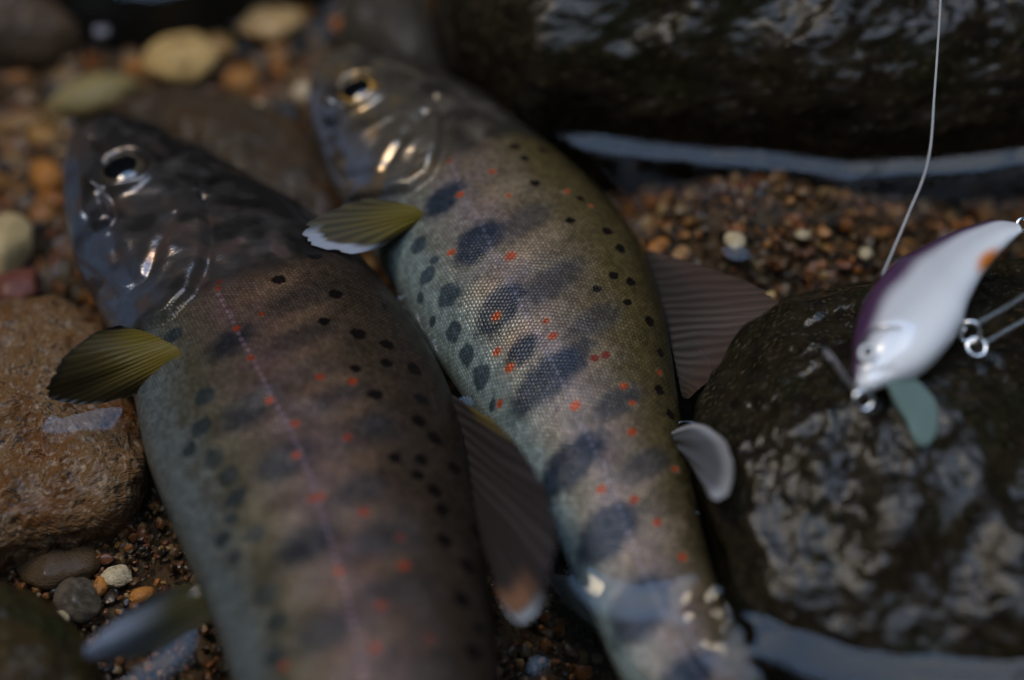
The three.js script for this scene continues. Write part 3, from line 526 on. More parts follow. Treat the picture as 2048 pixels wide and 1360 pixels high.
// ---- the dark trout
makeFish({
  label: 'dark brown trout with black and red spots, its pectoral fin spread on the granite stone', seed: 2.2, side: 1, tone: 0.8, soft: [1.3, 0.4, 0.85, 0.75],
  V: [[168, 266], [142, 296], [127, 350], [130, 430], [150, 520], [190, 605], [236, 692], [268, 800], [290, 905], [327, 1010], [370, 1110], [408, 1200], [442, 1290], [468, 1380], [498, 1480], [545, 1600], [610, 1730], [670, 1850], [710, 1950]],
  D: [[174, 262], [205, 242], [280, 250], [390, 302], [505, 368], [612, 436], [715, 520], [810, 635], [885, 755], [925, 862], [948, 975], [966, 1085], [984, 1200], [1000, 1320], [1008, 1440], [1005, 1560], [975, 1690], [945, 1830], [930, 1945]],
  yc: (t) => 0.021 - 0.004 * sstep(0.75, 1, t) , bulges: [[232, 372, 0.0055, 0.0012], [330, 500, 0.007, 0.0013], [250, 480, 0.0045, 0.0009], [160, 420, 0.004, 0.0008], [300, 600, 0.006, 0.0008]], eye: [245, 342], eyeR: 0.0052, iris: [0.07, 0.05, 0.03],
  gill: [[402, 400], [410, 470], [400, 535], [378, 585], [340, 630], [290, 662], [240, 672]],
  grooves: [[[350, 435], [335, 480], [312, 530], [300, 560], [260, 590]], [[150, 520], [200, 560], [240, 600]], [[225, 470], [240, 520], [265, 560]]],
  maxilla: [[176, 292], [182, 340], [192, 400], [205, 440]],
  lateral: [[415, 535], [440, 590], [480, 680], [540, 782], [600, 900], [640, 1010], [690, 1180], [725, 1330], [760, 1500], [800, 1750], [820, 1930]],
  parr: [[462, 684, 0.9, 0.8], [498, 812, 1, 0.9], [565, 925, 1, 0.9], [612, 1085, 1.05, 0.9], [650, 1262, 1.05, 0.9], [690, 1420], [730, 1580], [600, 600, 0.9, 1.1, 0, 0.5], [600, 680, 0.8, 1.1, 0, 0.5], [672, 795, 0.8, 1, 0, 0.5], [745, 865, 0.9, 1, 0, 0.45], [720, 985, 0.8, 1, 0, 0.5], [750, 1085, 0.8, 0.9, 0, 0.5], [780, 1180, 0.8, 0.9, 0, 0.45]],
  pale: [[545, 572], [590, 640], [600, 705], [650, 775], [690, 820, 1, 0.8], [700, 925, 1.3, 1], [700, 1035, 1.2, 1], [740, 1140, 1.2, 1], [740, 1270, 1.2, 1]],
  bellySpots: [[345, 670], [408, 792], [400, 855], [428, 912], [456, 950], [472, 996], [510, 1066], [462, 1040, 0.7], [446, 1080, 0.8], [472, 1112, 0.8], [535, 1190], [556, 1240], [552, 1315], [380, 900, 0.8]],
  red: [[430, 495], [441, 564], [434, 577, 0.8], [473, 655, 0.9], [521, 627, 0.7], [505, 717, 1, 0.8], [641, 750], [702, 764, 1.1], [541, 798], [591, 843], [694, 874], [594, 912], [638, 993, 1.1], [622, 998, 0.9], [728, 1024, 1.2], [678, 1143], [810, 1130, 1.2], [762, 1210, 1.1], [752, 1296, 1.2], [566, 1330], [803, 1073, 0.9, 0.9, 0, 2], [858, 1278, 0.9, 0.9, 0, 2], [740, 1420], [690, 1520]],
  black: [[517, 477], [631, 510], [558, 560], [670, 589], [647, 645, 0.9], [714, 667, 1.1], [772, 690], [774, 725, 0.9], [829, 735, 1.2], [712, 737, 0.8], [852, 686], [750, 788, 1.1], [845, 797, 1.2], [912, 787], [839, 842, 1.1], [870, 875, 1.1], [792, 915, 0.9], [841, 918], [839, 948, 0.9], [910, 936, 1.1], [868, 980, 1.2], [950, 997, 1.1], [883, 1022, 1.1], [950, 1062], [890, 1080, 1.1], [937, 1132, 1.2], [923, 1198, 1.2], [958, 1257], [945, 1308, 1.3], [770, 610, 0.6], [880, 660, 0.8]],
  pal: { back: [0.02, 0.0135, 0.009], upper: [0.042, 0.028, 0.0185], flank: [0.082, 0.052, 0.032], lower: [0.074, 0.063, 0.038], belly: [0.12, 0.135, 0.13], pale: [0.15, 0.09, 0.052], parr: [0.014, 0.017, 0.022], spot: [0.022, 0.03, 0.032], pink: [0.13, 0.068, 0.065], line: [0.26, 0.16, 0.2], red: [0.26, 0.034, 0.01], headTop: [0.015, 0.013, 0.012], cheek: [0.14, 0.12, 0.11], jaw: [0.2, 0.25, 0.35], gold: [0.24, 0.16, 0.13], headDark: [0.045, 0.04, 0.036] },
  fins: [
    { name: 'pectoral_fin', rays: 20, label: 'olive yellow pectoral fin', rise: 0.0015, on: true, base: [[266, 657, -0.0003], [325, 682, -0.0002], [364, 707, -0.0003], [352, 742, -0.0004]], tip: [[238, 650, 0.0345], [186, 668, 0.0365], [130, 712, 0.036], [96, 770, 0.031], [103, 802, 0.0255], [170, 809, 0.0236], [255, 793, 0.0238], [336, 757, 0.0265]], opt: { thick: 0.0009, nl: 40, scallop: 0.018 }, color: (k, l, r) => mix3(mix3([0.19, 0.135, 0.013], [0.095, 0.068, 0.022], sstep(0.1, 0.75, l)), [0.03, 0.03, 0.036], sstep(0.9, 1, l) * 0.7 + sstep(0.12, 0, k) * 0.8).map((q) => q * (0.6 + 0.5 * r)).map((q, i) => lerp(q, [0.4, 0.4, 0.42][i], sstep(0.5, 0.6, k) * sstep(0.93, 0.97, l) * sstep(0.2, 0.6, r))) },  // pale beads along the fringe paint in the bright water meniscus
    { name: 'pelvic_fin', rays: 9, label: 'pelvic fin with sky sheen painted towards its tip', base: [[395, 1160, 0.02], [415, 1195, 0.021], [435, 1235, 0.02]], tip: [[300, 1190, 0.028], [220, 1250, 0.031], [166, 1308, 0.034], [250, 1318, 0.026], [345, 1290, 0.022]], opt: { thick: 0.001, nl: 30 }, color: (k, l, r) => mix3(mix3([0.08, 0.065, 0.02], [0.045, 0.045, 0.03], l), [0.3, 0.34, 0.42], Math.exp(-(((k - 0.4) / 0.24) ** 2)) * sstep(0.25, 0.9, l)).map((q) => q * (0.7 + 0.4 * r)) },  // blue-white towards the tip is sky sheen put into the colour
    { name: 'dorsal_fin', rays: 13, label: 'folded dark dorsal fin with white tip', base: [[905, 790, 0.026], [935, 900, 0.027], [950, 1000, 0.026], [962, 1090, 0.024]], tip: [[985, 838, 0.034], [1050, 915, 0.038], [1095, 1010, 0.039], [1105, 1070, 0.0385], [1092, 1150, 0.038], [1082, 1215, 0.036], [1050, 1250, 0.034], [1010, 1210, 0.03]], opt: { thick: 0.0007, nl: 34, wave: 0.0008 }, color: (k, l, r) => { let c = mix3([0.045, 0.034, 0.028], [0.05, 0.04, 0.042], l); c = mix3(c, [0.2, 0.14, 0.03], sstep(0.12, 0.02, k) * sstep(0.3, 0.6, l) * 0.8); c = mix3(c, [0.5, 0.55, 0.6], sstep(0.62, 0.82, k) * sstep(0.88, 0.98, l)); c = mix3(c, [0.3, 0.15, 0.08], sstep(0.6, 0.8, k) * sstep(0.6, 0.8, l) * sstep(0.95, 0.86, l)); return c.map((q) => q * (0.55 + 0.6 * r)); } },
    { name: 'tail_fin', rays: 20, base: [[705, 1935, 0.017], [815, 1945, 0.018], [930, 1935, 0.017]], tip: [[560, 2300, 0.015], [700, 2260, 0.018], [820, 2200, 0.02], [940, 2260, 0.018], [1080, 2300, 0.015]], opt: { thick: 0.0012 }, color: finCol([0.06, 0.05, 0.03], [0.05, 0.045, 0.04], [0.04, 0.035, 0.035]) },
    { name: 'anal_fin', rays: 9, base: [[545, 1590, 0.018], [600, 1700, 0.018]], tip: [[430, 1720, 0.02], [520, 1840, 0.018]], opt: { thick: 0.001 }, color: finCol([0.08, 0.065, 0.02], [0.05, 0.045, 0.03], [0.2, 0.2, 0.2]) },
  ],
});

// ---- the paler trout
makeFish({
  label: 'olive gold trout with large blue grey parr marks beside the dark boulders', seed: 7.9, side: 1, tone: 0.92, soft: [1.16, 0.6, 0.93, 0.4],
  V: [[640, 128], [624, 158], [617, 205], [628, 268], [655, 338], [698, 415], [748, 500], [795, 582], [850, 672], [915, 770], [985, 868], [1048, 960], [1104, 1060], [1150, 1160], [1192, 1250], [1235, 1345], [1300, 1440], [1385, 1530]],
  D: [[648, 122], [690, 102], [768, 112], [856, 152], [948, 196], [1042, 264], [1132, 336], [1216, 416], [1284, 508], [1322, 610], [1345, 730], [1362, 850], [1382, 960], [1405, 1065], [1432, 1160], [1470, 1245], [1518, 1340], [1572, 1435]],
  yc: (t) => 0.0205 - 0.0075 * sstep(0.68, 0.95, t), bulges: [[700, 215, 0.005, 0.0011], [820, 300, 0.0065, 0.0012], [735, 275, 0.0045, 0.0009], [650, 240, 0.004, 0.0008], [780, 225, 0.004, 0.0008]], eye: [714, 184], eyeR: 0.0046, iris: [0.5, 0.27, 0.06],
  gill: [[868, 200], [882, 250], [878, 305], [858, 348], [820, 375], [770, 386], [715, 392]],
  grooves: [[[850, 235], [800, 300], [770, 345]], [[640, 330], [690, 360], [740, 350]]],
  maxilla: [[652, 150], [658, 190], [672, 235]],
  lateral: [[880, 290], [935, 400], [985, 500], [1045, 620], [1110, 740], [1165, 850], [1225, 980], [1270, 1100], [1320, 1210], [1390, 1340], [1480, 1470]],
  parr: [[890, 398, 0.9, 0.85], [955, 480, 1, 0.95], [1000, 612, 1, 0.95, 0, 0.9], [1045, 700, 0.7, 0.6], [1100, 755, 1.15, 1.35], [1140, 925, 1.15, 1.3], [1205, 1068, 1.25, 1.05], [1280, 1215, 1.3, 1.05], [1370, 1360], [1110, 560, 0.9, 1.1, 0, 0.6], [1190, 640, 0.8, 1, 0, 0.5], [1240, 800, 0.8, 0.9, 0, 0.6], [1050, 440, 0.8, 1, 0, 0.5], [1290, 930, 0.8, 0.8, 0, 0.5]],
  pale: [[1010, 540], [1060, 660], [1160, 740], [1190, 880], [1250, 990], [1300, 1090, 1.2, 1], [1000, 390], [1080, 480, 1, 0.8], [860, 330, 1, 0.8], [1340, 1200]],
  bellySpots: [[837, 490, 0.9], [853, 550, 0.95], [897, 588, 1.25], [905, 664, 0.95], [930, 710, 1], [961, 756, 1.25], [866, 645, 0.55], [840, 595, 0.6], [870, 520, 0.5], [985, 812, 0.6]],
  red: [[920, 387], [898, 322, 0.8], [985, 345, 0.9], [1015, 390, 0.7], [1135, 385, 0.8], [1180, 410, 0.6], [1022, 513, 1.35], [903, 505], [990, 630, 1.1], [1092, 645, 0.8], [1105, 672, 1.1], [993, 704, 1.1], [1020, 738, 1.2], [1190, 716, 1.1, 1.1, 0, 2], [1212, 710, 1.1, 1.1, 0, 2], [1001, 810], [1150, 810, 1.3], [1247, 772, 1], [1265, 805, 0.8], [1263, 866, 1.2], [1350, 940, 0.9], [1203, 980, 1.1], [1268, 1000, 1.1], [1315, 1046, 1.1], [1365, 1112, 1.1], [1320, 742, 0.8]],
  black: [[1030, 293, 0.9], [1050, 315, 0.8], [1070, 365, 0.8], [1140, 440, 0.8], [1215, 465, 0.9], [1240, 500, 0.9], [1228, 550, 0.8], [1262, 562, 0.9], [1195, 575, 0.7], [1300, 640, 0.9], [1255, 605, 0.7], [1325, 705, 0.8], [1320, 780, 0.9], [1342, 830, 0.8], [1085, 300, 0.8], [1160, 395, 0.7]],
  pal: { back: [0.03, 0.022, 0.008], upper: [0.075, 0.055, 0.021], flank: [0.13, 0.097, 0.058], lower: [0.14, 0.135, 0.105], belly: [0.19, 0.23, 0.21], pale: [0.24, 0.17, 0.1], parr: [0.012, 0.02, 0.034], spot: [0.025, 0.04, 0.052], pink: [0.2, 0.135, 0.14], line: [0.22, 0.2, 0.24], red: [0.33, 0.05, 0.012], headTop: [0.03, 0.025, 0.019], cheek: [0.23, 0.185, 0.14], jaw: [0.26, 0.3, 0.4], gold: [0.36, 0.24, 0.11], headDark: [0.09, 0.075, 0.062] },
  fins: [
    { name: 'pectoral_fin', rays: 13, label: 'olive yellow pectoral fin', rise: 0.0015, on: true, base: [[826, 414, -0.0002], [846, 430, -0.0003], [826, 446, -0.0004]], tip: [[790, 402, 0.033], [730, 398, 0.0345], [650, 425, 0.036], [604, 462, 0.036], [630, 492, 0.0345], [715, 507, 0.033], [775, 485, 0.03], [805, 452, 0.029]], opt: { thick: 0.0009, nl: 34, scallop: 0.015 }, color: (k, l, r) => mix3(mix3([0.2, 0.145, 0.012], [0.09, 0.07, 0.025], sstep(0.1, 0.8, l)), [0.06, 0.055, 0.045], sstep(0.9, 1, l) * 0.6).map((q) => q * (0.5 + 0.65 * r)).map((q, i) => lerp(q, [0.4, 0.42, 0.48][i], sstep(0.38, 0.5, k) * sstep(lerp(0.86, 0.66, sstep(0.5, 0.8, k)), 0.9, l))) },  // pale lower fringe paints in the wet glare under the fin
    { name: 'dorsal_fin', rays: 19, label: 'dark brown spread dorsal fin', base: [[1288, 500, 0.02], [1322, 600, 0.021], [1345, 700, 0.021], [1366, 795, 0.02]], tip: [[1300, 500, 0.021], [1420, 535, 0.024], [1520, 575, 0.027], [1562, 612, 0.028], [1548, 648, 0.027], [1480, 712, 0.025], [1400, 780, 0.022], [1380, 800, 0.021]], opt: { thick: 0.0006, nl: 36, wave: 0.0005 }, color: (k, l, r) => mix3([0.028, 0.02, 0.015], [0.085, 0.05, 0.034], sstep(0, 0.8, l)).map((q) => q * (0.62 + 0.4 * r)) },
    { name: 'adipose_fin', rays: 3, label: 'small adipose fin with painted sky reflection', base: [[1336, 864, 0.024], [1352, 884, 0.0245], [1366, 904, 0.024]], tip: [[1352, 857, 0.028], [1398, 852, 0.034], [1436, 880, 0.038], [1456, 930, 0.039], [1457, 985, 0.038], [1442, 1004, 0.036], [1402, 952, 0.03]], opt: { thick: 0.0016, nl: 20, wave: 0.0012 }, color: (k, l) => mix3([0.16, 0.17, 0.19], [0.5, 0.5, 0.52], Math.max(sstep(0.72, 0.95, l), sstep(0.14, 0.04, k), sstep(0.86, 0.96, k))) },  // bluish middle and white rim are painted sky reflection
    { name: 'tail_fin', rays: 20, base: [[1390, 1525, 0.0175], [1480, 1480, 0.018], [1570, 1430, 0.0175]], tip: [[1440, 1900, 0.016], [1580, 1760, 0.018], [1680, 1650, 0.02], [1790, 1600, 0.018], [1900, 1540, 0.016]], opt: { thick: 0.0012 }, color: finCol([0.1, 0.085, 0.05], [0.07, 0.06, 0.05], [0.08, 0.06, 0.05]) },
    { name: 'anal_fin', rays: 9, base: [[1148, 1150, 0.016], [1200, 1262, 0.016]], tip: [[1090, 1150, 0.012], [1130, 1210, 0.01]], opt: { thick: 0.001 }, color: finCol([0.12, 0.12, 0.1], [0.12, 0.12, 0.11], [0.3, 0.3, 0.32]) },
  ],
});

// ------------------------------------------------------------------ lure
const steel = new THREE.MeshStandardMaterial({ color: new THREE.Color().setRGB(0.82, 0.81, 0.8), metalness: 1, roughness: 0.22 });
const tube = (pts, r, n = 60, closed = false) => new THREE.TubeGeometry(new THREE.CatmullRomCurve3(pts, closed, 'centripetal'), n, r, 10, closed);
const ringGeo = (c, R, r, nx, ny, nz) => { const g = new THREE.TorusGeometry(R, r, 12, 48); const q = new THREE.Quaternion().setFromUnitVectors(new THREE.Vector3(0, 0, 1), new THREE.Vector3(nx, ny, nz).normalize()); g.applyQuaternion(q); g.translate(c.x, c.y, c.z); return g; };
{
  const root = thing('fishing_lure', 'small white fish-shaped fishing lure with dark purple back lying on the low boulder', 'lure');
  const LD = 0.0105, LY = 0.0585 - LD;
  const B = sideBody({
    V: [[1716, 774], [1742, 778], [1782, 764], [1838, 745], [1888, 702], [1922, 652], [1940, 602], [1963, 556], [1990, 518], [2018, 488], [2044, 464]],
    D: [[1710, 768], [1704, 742], [1704, 700], [1712, 648], [1735, 594], [1778, 542], [1832, 508], [1892, 476], [1945, 456], [1992, 444], [2028, 446]],
    yc: () => LY, nu: 180, nt: 90, nb: 50, power: 0.9, thick: (t, b) => Math.max(0.0008, b * (0.72 - 0.05 * t)),
  });
  const eye = B.find(1734, 708), mouth = [[1722, 752], [1750, 745], [1785, 742]].map((p) => B.find(...p)), gill = [[1722, 690], [1738, 664], [1765, 655], [1800, 652]].map((p) => B.find(...p));
  const disp = (u, v) => { const e = Math.hypot(u - eye.u, v - eye.v) / 0.0019; return (e < 1.2 ? 0 : 0) - 0.0003 * Math.exp(-((segDist(u, v, mouth)[0] / 0.0005) ** 2)) - 0.0002 * Math.exp(-((segDist(u, v, gill)[0] / 0.0006) ** 2)); };
  const TW = 1024, TH = 512, map = texture(TW, TH, (i, j) => {
    const u = (i + 0.5) / TW * B.length, frac = clamp(((j + 0.5) / TH - 0.02) / 0.8), k = Math.min(B.nu, Math.round(B.nu * i / TW)), x = frac * B.nt, a = Math.floor(clamp(x, 0, B.nt - 1));
    let kk = k; while (kk > 0 && B.rows[kk].u > u) kk--; while (kk < B.nu - 1 && B.rows[kk + 1].u < u) kk++;
    const v = lerp(B.rows[kk].vs[a], B.rows[kk].vs[a + 1], x - a), t = u / B.length;
    let c = [0.88, 0.88, 0.88];
    const sil = sstep(0.8, 0.46, frac); c = mix3(c, [0.27, 0.265, 0.285], sil * (0.55 + 0.25 * Math.sin(u * 2 * Math.PI / 0.0006) * Math.sin(v * 2 * Math.PI / 0.0006)));
    c = mix3(c, [0.07, 0.028, 0.075], sstep(0.42, 0.26, frac + 0.03 * n3(u * 90, v * 90, 1)));
    const dg = segDist(u, v, gill); c = mix3(c, [0.05, 0.045, 0.06], sstep(lerp(0.0013, 0.0003, dg[2]), 0.0001, dg[0]) * (1 - 0.5 * dg[2]));
    const o = B.oran ??= B.find(1978, 522); const e = Math.hypot((u - o.u) / 0.005, (v - o.v) / 0.0022); c = mix3(c, [0.85, 0.24, 0.03], sstep(1.35, 0.2, e));
    if (j / TH > 0.84) c = [0.82, 0.82, 0.82];
    return c;
  });
  map.wrapS = map.wrapT = THREE.ClampToEdgeWrapping;
  mesh('body', B.build(disp), new THREE.MeshPhysicalMaterial({ map, roughness: 0.3, clearcoat: 1, clearcoatRoughness: 0.06 }), root);
  const en = B.normalAt(eye.row, eye.col); if (en.y < 0) en.negate();
  const eg = new THREE.SphereGeometry(0.0021, 32, 20); eg.scale(1, 0.6, 1); const ec = [], ep = eg.attributes.position;
  for (let i = 0; i < ep.count; i++) { const q = Math.hypot(ep.getX(i) - 0.0004, ep.getZ(i) - 0.0002); ec.push(...(q > 0.00185 ? [0.05, 0.05, 0.06] : [0.72, 0.73, 0.74])); }
  eg.setAttribute('color', new THREE.Float32BufferAttribute(ec, 3));
  const em = mesh('eye', eg, new THREE.MeshPhysicalMaterial({ vertexColors: true, roughness: 0.15, clearcoat: 1, clearcoatRoughness: 0.03 }), root); { const pg = new THREE.SphereGeometry(0.0009, 24, 12, 0, Math.PI * 2, 0, Math.PI / 2); pg.scale(1, 0.4, 1); pg.translate(0.0004, 0.0011, 0.0002); mesh('pupil', pg, pupilMat, em); } em.position.copy(eye.p); em.quaternion.setFromUnitVectors(new THREE.Vector3(0, 1, 0), en);
  // diving lip: a clear greenish plate
  const lip = [[1776, 752, 0.0595], [1800, 738, 0.058], [1838, 768, 0.056], [1868, 800, 0.0545], [1876, 845, 0.053], [1860, 888, 0.052], [1838, 893, 0.0525], [1812, 850, 0.054], [1788, 800, 0.057]].map((q) => at(q[0], q[1], q[2] - LD));
  { const cen = lip.reduce((s, p) => s.add(p), new THREE.Vector3()).divideScalar(lip.length), rim = new THREE.CatmullRomCurve3(lip, true, 'centripetal').getSpacedPoints(72);
    const n = new THREE.Vector3(); for (let i = 0; i < 72; i++) n.add(rim[i].clone().sub(cen).cross(rim[(i + 1) % 72].clone().sub(cen))); n.normalize(); if (n.y < 0) n.negate();
    const prof = [[0, 0.0006], [0.9, 0.0006], [0.97, 0.0005], [1, 0.0002], [1, -0.0002], [0.97, -0.0005], [0.9, -0.0006], [0, -0.0006]];
    const g = grid(72, prof.length - 1, (i, j) => { const p = cen.clone().lerp(rim[i % 72], prof[j][0]); const flat = p.clone().addScaledVector(n, -p.clone().sub(cen).dot(n) * 0.7 + prof[j][1]); return [flat.x, flat.y, flat.z, i / 72, j / 7]; });
    flipIfDown(g); const lm = mesh('diving_lip', g, new THREE.MeshPhysicalMaterial({ color: new THREE.Color().setRGB(0.3, 0.42, 0.38), roughness: 0.12, transmission: 0.55, thickness: 0, side: THREE.DoubleSide, clearcoat: 1, clearcoatRoughness: 0.05 }), root); tag(lm, 'translucent grey green diving lip'); }
  mesh('line_tie', ringGeo(at(1727, 800, 0.0585 - LD), 0.00165, 0.00042, 0.15, 0.8, 0.6), steel, root);
  mesh('hook_hanger', ringGeo(at(1922, 655, 0.0575 - LD), 0.0011, 0.00035, 0.6, 0.5, 0.3), steel, root);
  mesh('tail_hanger', ringGeo(at(2046, 450, 0.0585 - LD), 0.0012, 0.0004, 0.2, 0.8, 0.5), steel, root);
  const split = thing('split_ring', 'tiny steel split ring joining the lure belly to its hook', 'ring');
  mesh('coil', mergeGeometries([ringGeo(at(1940, 664, 0.0572 - LD), 0.0019, 0.00032, -0.2, 0.7, 0.7), ringGeo(at(1941, 668, 0.0566 - LD), 0.0019, 0.00032, -0.2, 0.7, 0.7)]), steel, split);
  const hook = thing('treble_hook', 'steel treble hook hanging from the belly of the lure', 'hook');
  const HY = 0.0555, w = (x, y, h = HY) => at(x, y, h - LD);
  mesh('eye', ringGeo(w(1953, 694), 0.0017, 0.00036, 0.1, 0.9, 0.4), steel, hook);
  mesh('shank', tube([w(1968, 688), w(2030, 652), w(2100, 615), w(2130, 600)], 0.00056), steel, hook);
  mesh('point', tube([w(2130, 600), w(2175, 560, HY + 0.001), w(2165, 530, HY + 0.002), w(2110, 548, HY + 0.003), w(2048, 592, HY + 0.003), w(2000, 622, HY + 0.003), w(1956, 646, HY + 0.003)], 0.0005, 90), steel, hook);
  mesh('point', tube([w(2130, 600), w(2190, 600, HY - 0.001), w(2210, 640, HY - 0.002), w(2160, 670, HY - 0.002), w(2090, 690, HY - 0.003)], 0.00048, 70), steel, hook);
  mesh('point', tube([w(2130, 600), w(2190, 575), w(2215, 580, HY + 0.004), w(2190, 600, HY + 0.008), w(2120, 640, HY + 0.009)], 0.00048, 70), steel, hook);
  // snap on the line
  const snap = thing('line_snap', 'small dull wire snap clipped to the nose ring of the lure', 'snap');
  const dull = new THREE.MeshStandardMaterial({ color: new THREE.Color().setRGB(0.16, 0.16, 0.17), metalness: 0.7, roughness: 0.45 });
  mesh('wire', tube([w(1722, 796, 0.057), w(1700, 772, 0.0565), w(1672, 735, 0.0562), w(1652, 706, 0.0565), w(1645, 700, 0.057), w(1656, 702, 0.0575), w(1682, 738, 0.0572), w(1712, 780, 0.0575)], 0.00026, 90, true), dull, snap);
  mesh('barrel', tube([w(1664, 724, 0.0568), w(1650, 704, 0.0568)], 0.0006, 12), dull, snap);
  // monofilament
  const ln = [[1716, 780, 0.0565], [1726, 690, 0.054], [1742, 610, 0.054], [1765, 550, 0.055], [1795, 480, 0.056], [1820, 420, 0.0575], [1845, 360, 0.059], [1860, 300, 0.061], [1868, 200, 0.063], [1875, 100, 0.0645], [1881, 0, 0.066], [1886, -120, 0.068], [1880, -400, 0.075], [1860, -800, 0.09]].map((q, i) => at(q[0], q[1], q[2] - LD * Math.max(0, 1 - i / 9)));
  tag(mesh('fishing_line', tube(ln, 0.00023, 220), new THREE.MeshPhysicalMaterial({ color: new THREE.Color().setRGB(0.5, 0.5, 0.5), roughness: 0.25, transmission: 0.3, thickness: 0 })), 'thin clear fishing line rising from the lure past the large boulder', 'fishing line');
}

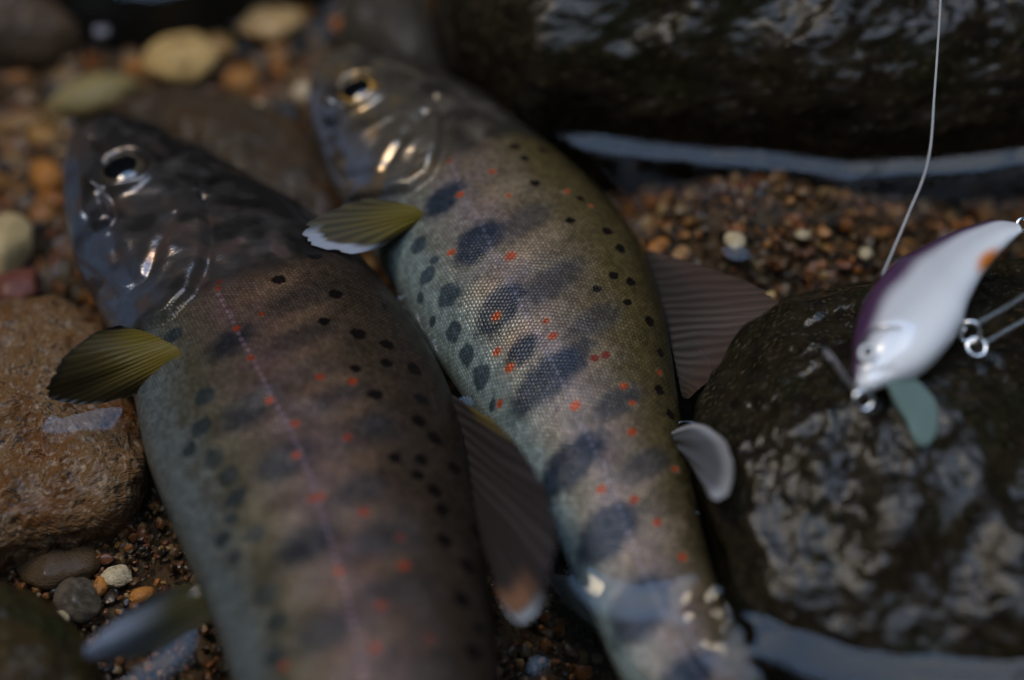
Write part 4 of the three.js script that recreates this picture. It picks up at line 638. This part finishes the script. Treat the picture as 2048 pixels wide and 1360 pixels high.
// ------------------------------------------------------------------ water
{
  const ax = (lo, hi, a, b, n, coarse) => { const s = []; for (let k = coarse; k > 0; k--) s.push(a - (a - lo) * Math.pow(k / coarse, 2)); for (let k = 0; k <= n; k++) s.push(lerp(a, b, k / n)); for (let k = 1; k <= coarse; k++) s.push(b + (hi - b) * Math.pow(k / coarse, 2)); return s; };
  // inside: 0; outside: distance to the nearest thing that stands out of the water, by two chamfer passes
  const D = new Float32Array(RNX * RNZ), A = new Float32Array(RNX * RNZ), Ln = topL.slice();
  {                                                   // close pinholes of the raster
    const R = 2, up = new Uint8Array(RNX * RNZ);
    for (let j = R; j < RNZ - R; j++) for (let i = R; i < RNX - R; i++) { let hit = 0; for (let a = -R; a <= R && !hit; a++) for (let b = -R; b <= R; b++) { const q = (j + a) * RNX + i + b; if (topY[q] > WATER && topA[q] > 0.002) { hit = 1; break; } } up[j * RNX + i] = hit; }
    for (let j = 2 * R; j < RNZ - 2 * R; j++) for (let i = 2 * R; i < RNX - 2 * R; i++) { const k = j * RNX + i; if (topY[k] > WATER) continue; let all = 1; for (let a = -R; a <= R && all; a++) for (let b = -R; b <= R; b++) if (!up[(j + a) * RNX + i + b]) { all = 0; break; } if (all) { topY[k] = WATER + 0.004; topA[k] = 0.0024; topL[k] = 0.0017; } }
  }
  for (let k = 0; k < D.length; k++) { const on = topY[k] > WATER; D[k] = on ? 0 : 1; A[k] = on ? topA[k] : 0; if (!on) D[k] = 1e3; }
  const SI = new Int16Array(RNX * RNZ).fill(-1), SJ = new Int16Array(RNX * RNZ);
  for (let j = 0; j < RNZ; j++) for (let i = 0; i < RNX; i++) { const k = j * RNX + i; if (D[k] === 0) { SI[k] = i; SJ[k] = j; } }
  const relax = (i, j, a, b) => { const ii = i + a, jj = j + b; if (ii < 0 || jj < 0 || ii >= RNX || jj >= RNZ) return; const k = j * RNX + i, q = jj * RNX + ii; if (SI[q] < 0 || D[k] === 0) return; const d = Math.hypot(i - SI[q], j - SJ[q]) * RC; if (d < D[k]) { D[k] = d; SI[k] = SI[q]; SJ[k] = SJ[q]; A[k] = A[q]; Ln[k] = Ln[q]; } };
  for (let pass = 0; pass < 2; pass++) {
    for (let j = 0; j < RNZ; j++) { for (let i = 0; i < RNX; i++) { relax(i, j, -1, 0); relax(i, j, 0, -1); relax(i, j, -1, -1); relax(i, j, 1, -1); } for (let i = RNX - 1; i >= 0; i--) relax(i, j, 1, 0); }
    for (let j = RNZ - 1; j >= 0; j--) { for (let i = RNX - 1; i >= 0; i--) { relax(i, j, 1, 0); relax(i, j, 0, 1); relax(i, j, 1, 1); relax(i, j, -1, 1); } for (let i = 0; i < RNX; i++) relax(i, j, -1, 0); }
  }
  const blur = (T, n) => { for (let pass = 0; pass < n; pass++) { const O = T.slice(); for (let j = 1; j < RNZ - 1; j++) for (let i = 1; i < RNX - 1; i++) { let s = 0; for (let a = -1; a <= 1; a++) for (let b = -1; b <= 1; b++) s += O[(j + a) * RNX + i + b]; T[j * RNX + i] = s / 9; } } return T; };
  const Ds = blur(D.slice(), 5); blur(Ln, 5); blur(A, 5);
  let Hh = new Float32Array(RNX * RNZ);
  for (let k = 0; k < D.length; k++) Hh[k] = A[k] * Math.exp(-Ds[k] / (Ln[k] || 0.002));
  for (let pass = 0; pass < 2; pass++) { const O = Hh.slice(); for (let j = 1; j < RNZ - 1; j++) for (let i = 1; i < RNX - 1; i++) { let s = 0; for (let a = -1; a <= 1; a++) for (let b = -1; b <= 1; b++) s += O[(j + a) * RNX + i + b]; Hh[j * RNX + i] = s / 9; } }
  const Deep = new Float32Array(RNX * RNZ);
  for (let j = 5; j < RNZ - 5; j++) for (let i = 5; i < RNX - 5; i++) { let ok = 1; for (let a = -5; a <= 5 && ok; a++) for (let b = -5; b <= 5; b++) if (D[(j + a) * RNX + i + b] > 0) { ok = 0; break; } Deep[j * RNX + i] = ok; }
  const pool = at(1440, 1225, WATER), heap = (x, z) => { const a = x - pool.x, b = z - pool.z, p = a * 0.93 - b * 0.37, q = a * 0.37 + b * 0.93; return 0.0034 * Math.exp(-((p / 0.0045) ** 2 + (q / 0.009) ** 2)) * (1 + 0.25 * n3(x * 230, 4, z * 230)); };   // water held between tail and boulder
  const samp = (T, x, z) => { const a = clamp((x - RX0) / RC - 0.5, 0, RNX - 1.001), b = clamp((z - RZ0) / RC - 0.5, 0, RNZ - 1.001), i = Math.floor(a), j = Math.floor(b), f = a - i, g = b - j; return lerp(lerp(T[j * RNX + i], T[j * RNX + i + 1], f), lerp(T[(j + 1) * RNX + i], T[(j + 1) * RNX + i + 1], f), g); };
  const xs = ax(-3.2, 3.2, RX0, RX0 + RNX * RC, 480, 14), zs = ax(-3.2, 3.2, RZ0, RZ0 + RNZ * RC, 450, 14);
  const inR = (x, z) => x > RX0 && x < RX0 + RNX * RC && z > RZ0 && z < RZ0 + RNZ * RC;
  const g = grid(xs.length - 1, zs.length - 1, (i, j) => {
    const x = xs[i], z = zs[j]; let y = WATER + 0.00012 * n3(x * 40, 0, z * 40);
    if (inR(x, z)) { const e = Math.min(1, (x - RX0) / 0.01, (RX0 + RNX * RC - x) / 0.01, (z - RZ0) / 0.01, (RZ0 + RNZ * RC - z) / 0.01); y += samp(Hh, x, z) * e + heap(x, z); if (samp(Deep, x, z) > 0.99) { const t = topAt(x, z); y = Math.min(y, Math.max(t - 0.0035, WATER - 0.004)); } }
    return [x, y, z, x, z];
  });
  flipIfDown(g);
  tag(mesh('water', g, new THREE.MeshPhysicalMaterial({ color: 0xffffff, roughness: 0, ior: 1.33, transmission: 1, thickness: 0, side: THREE.DoubleSide })), 'clear shallow water of the stream', null, null, 'structure');
}

renderer.render(scene, camera);
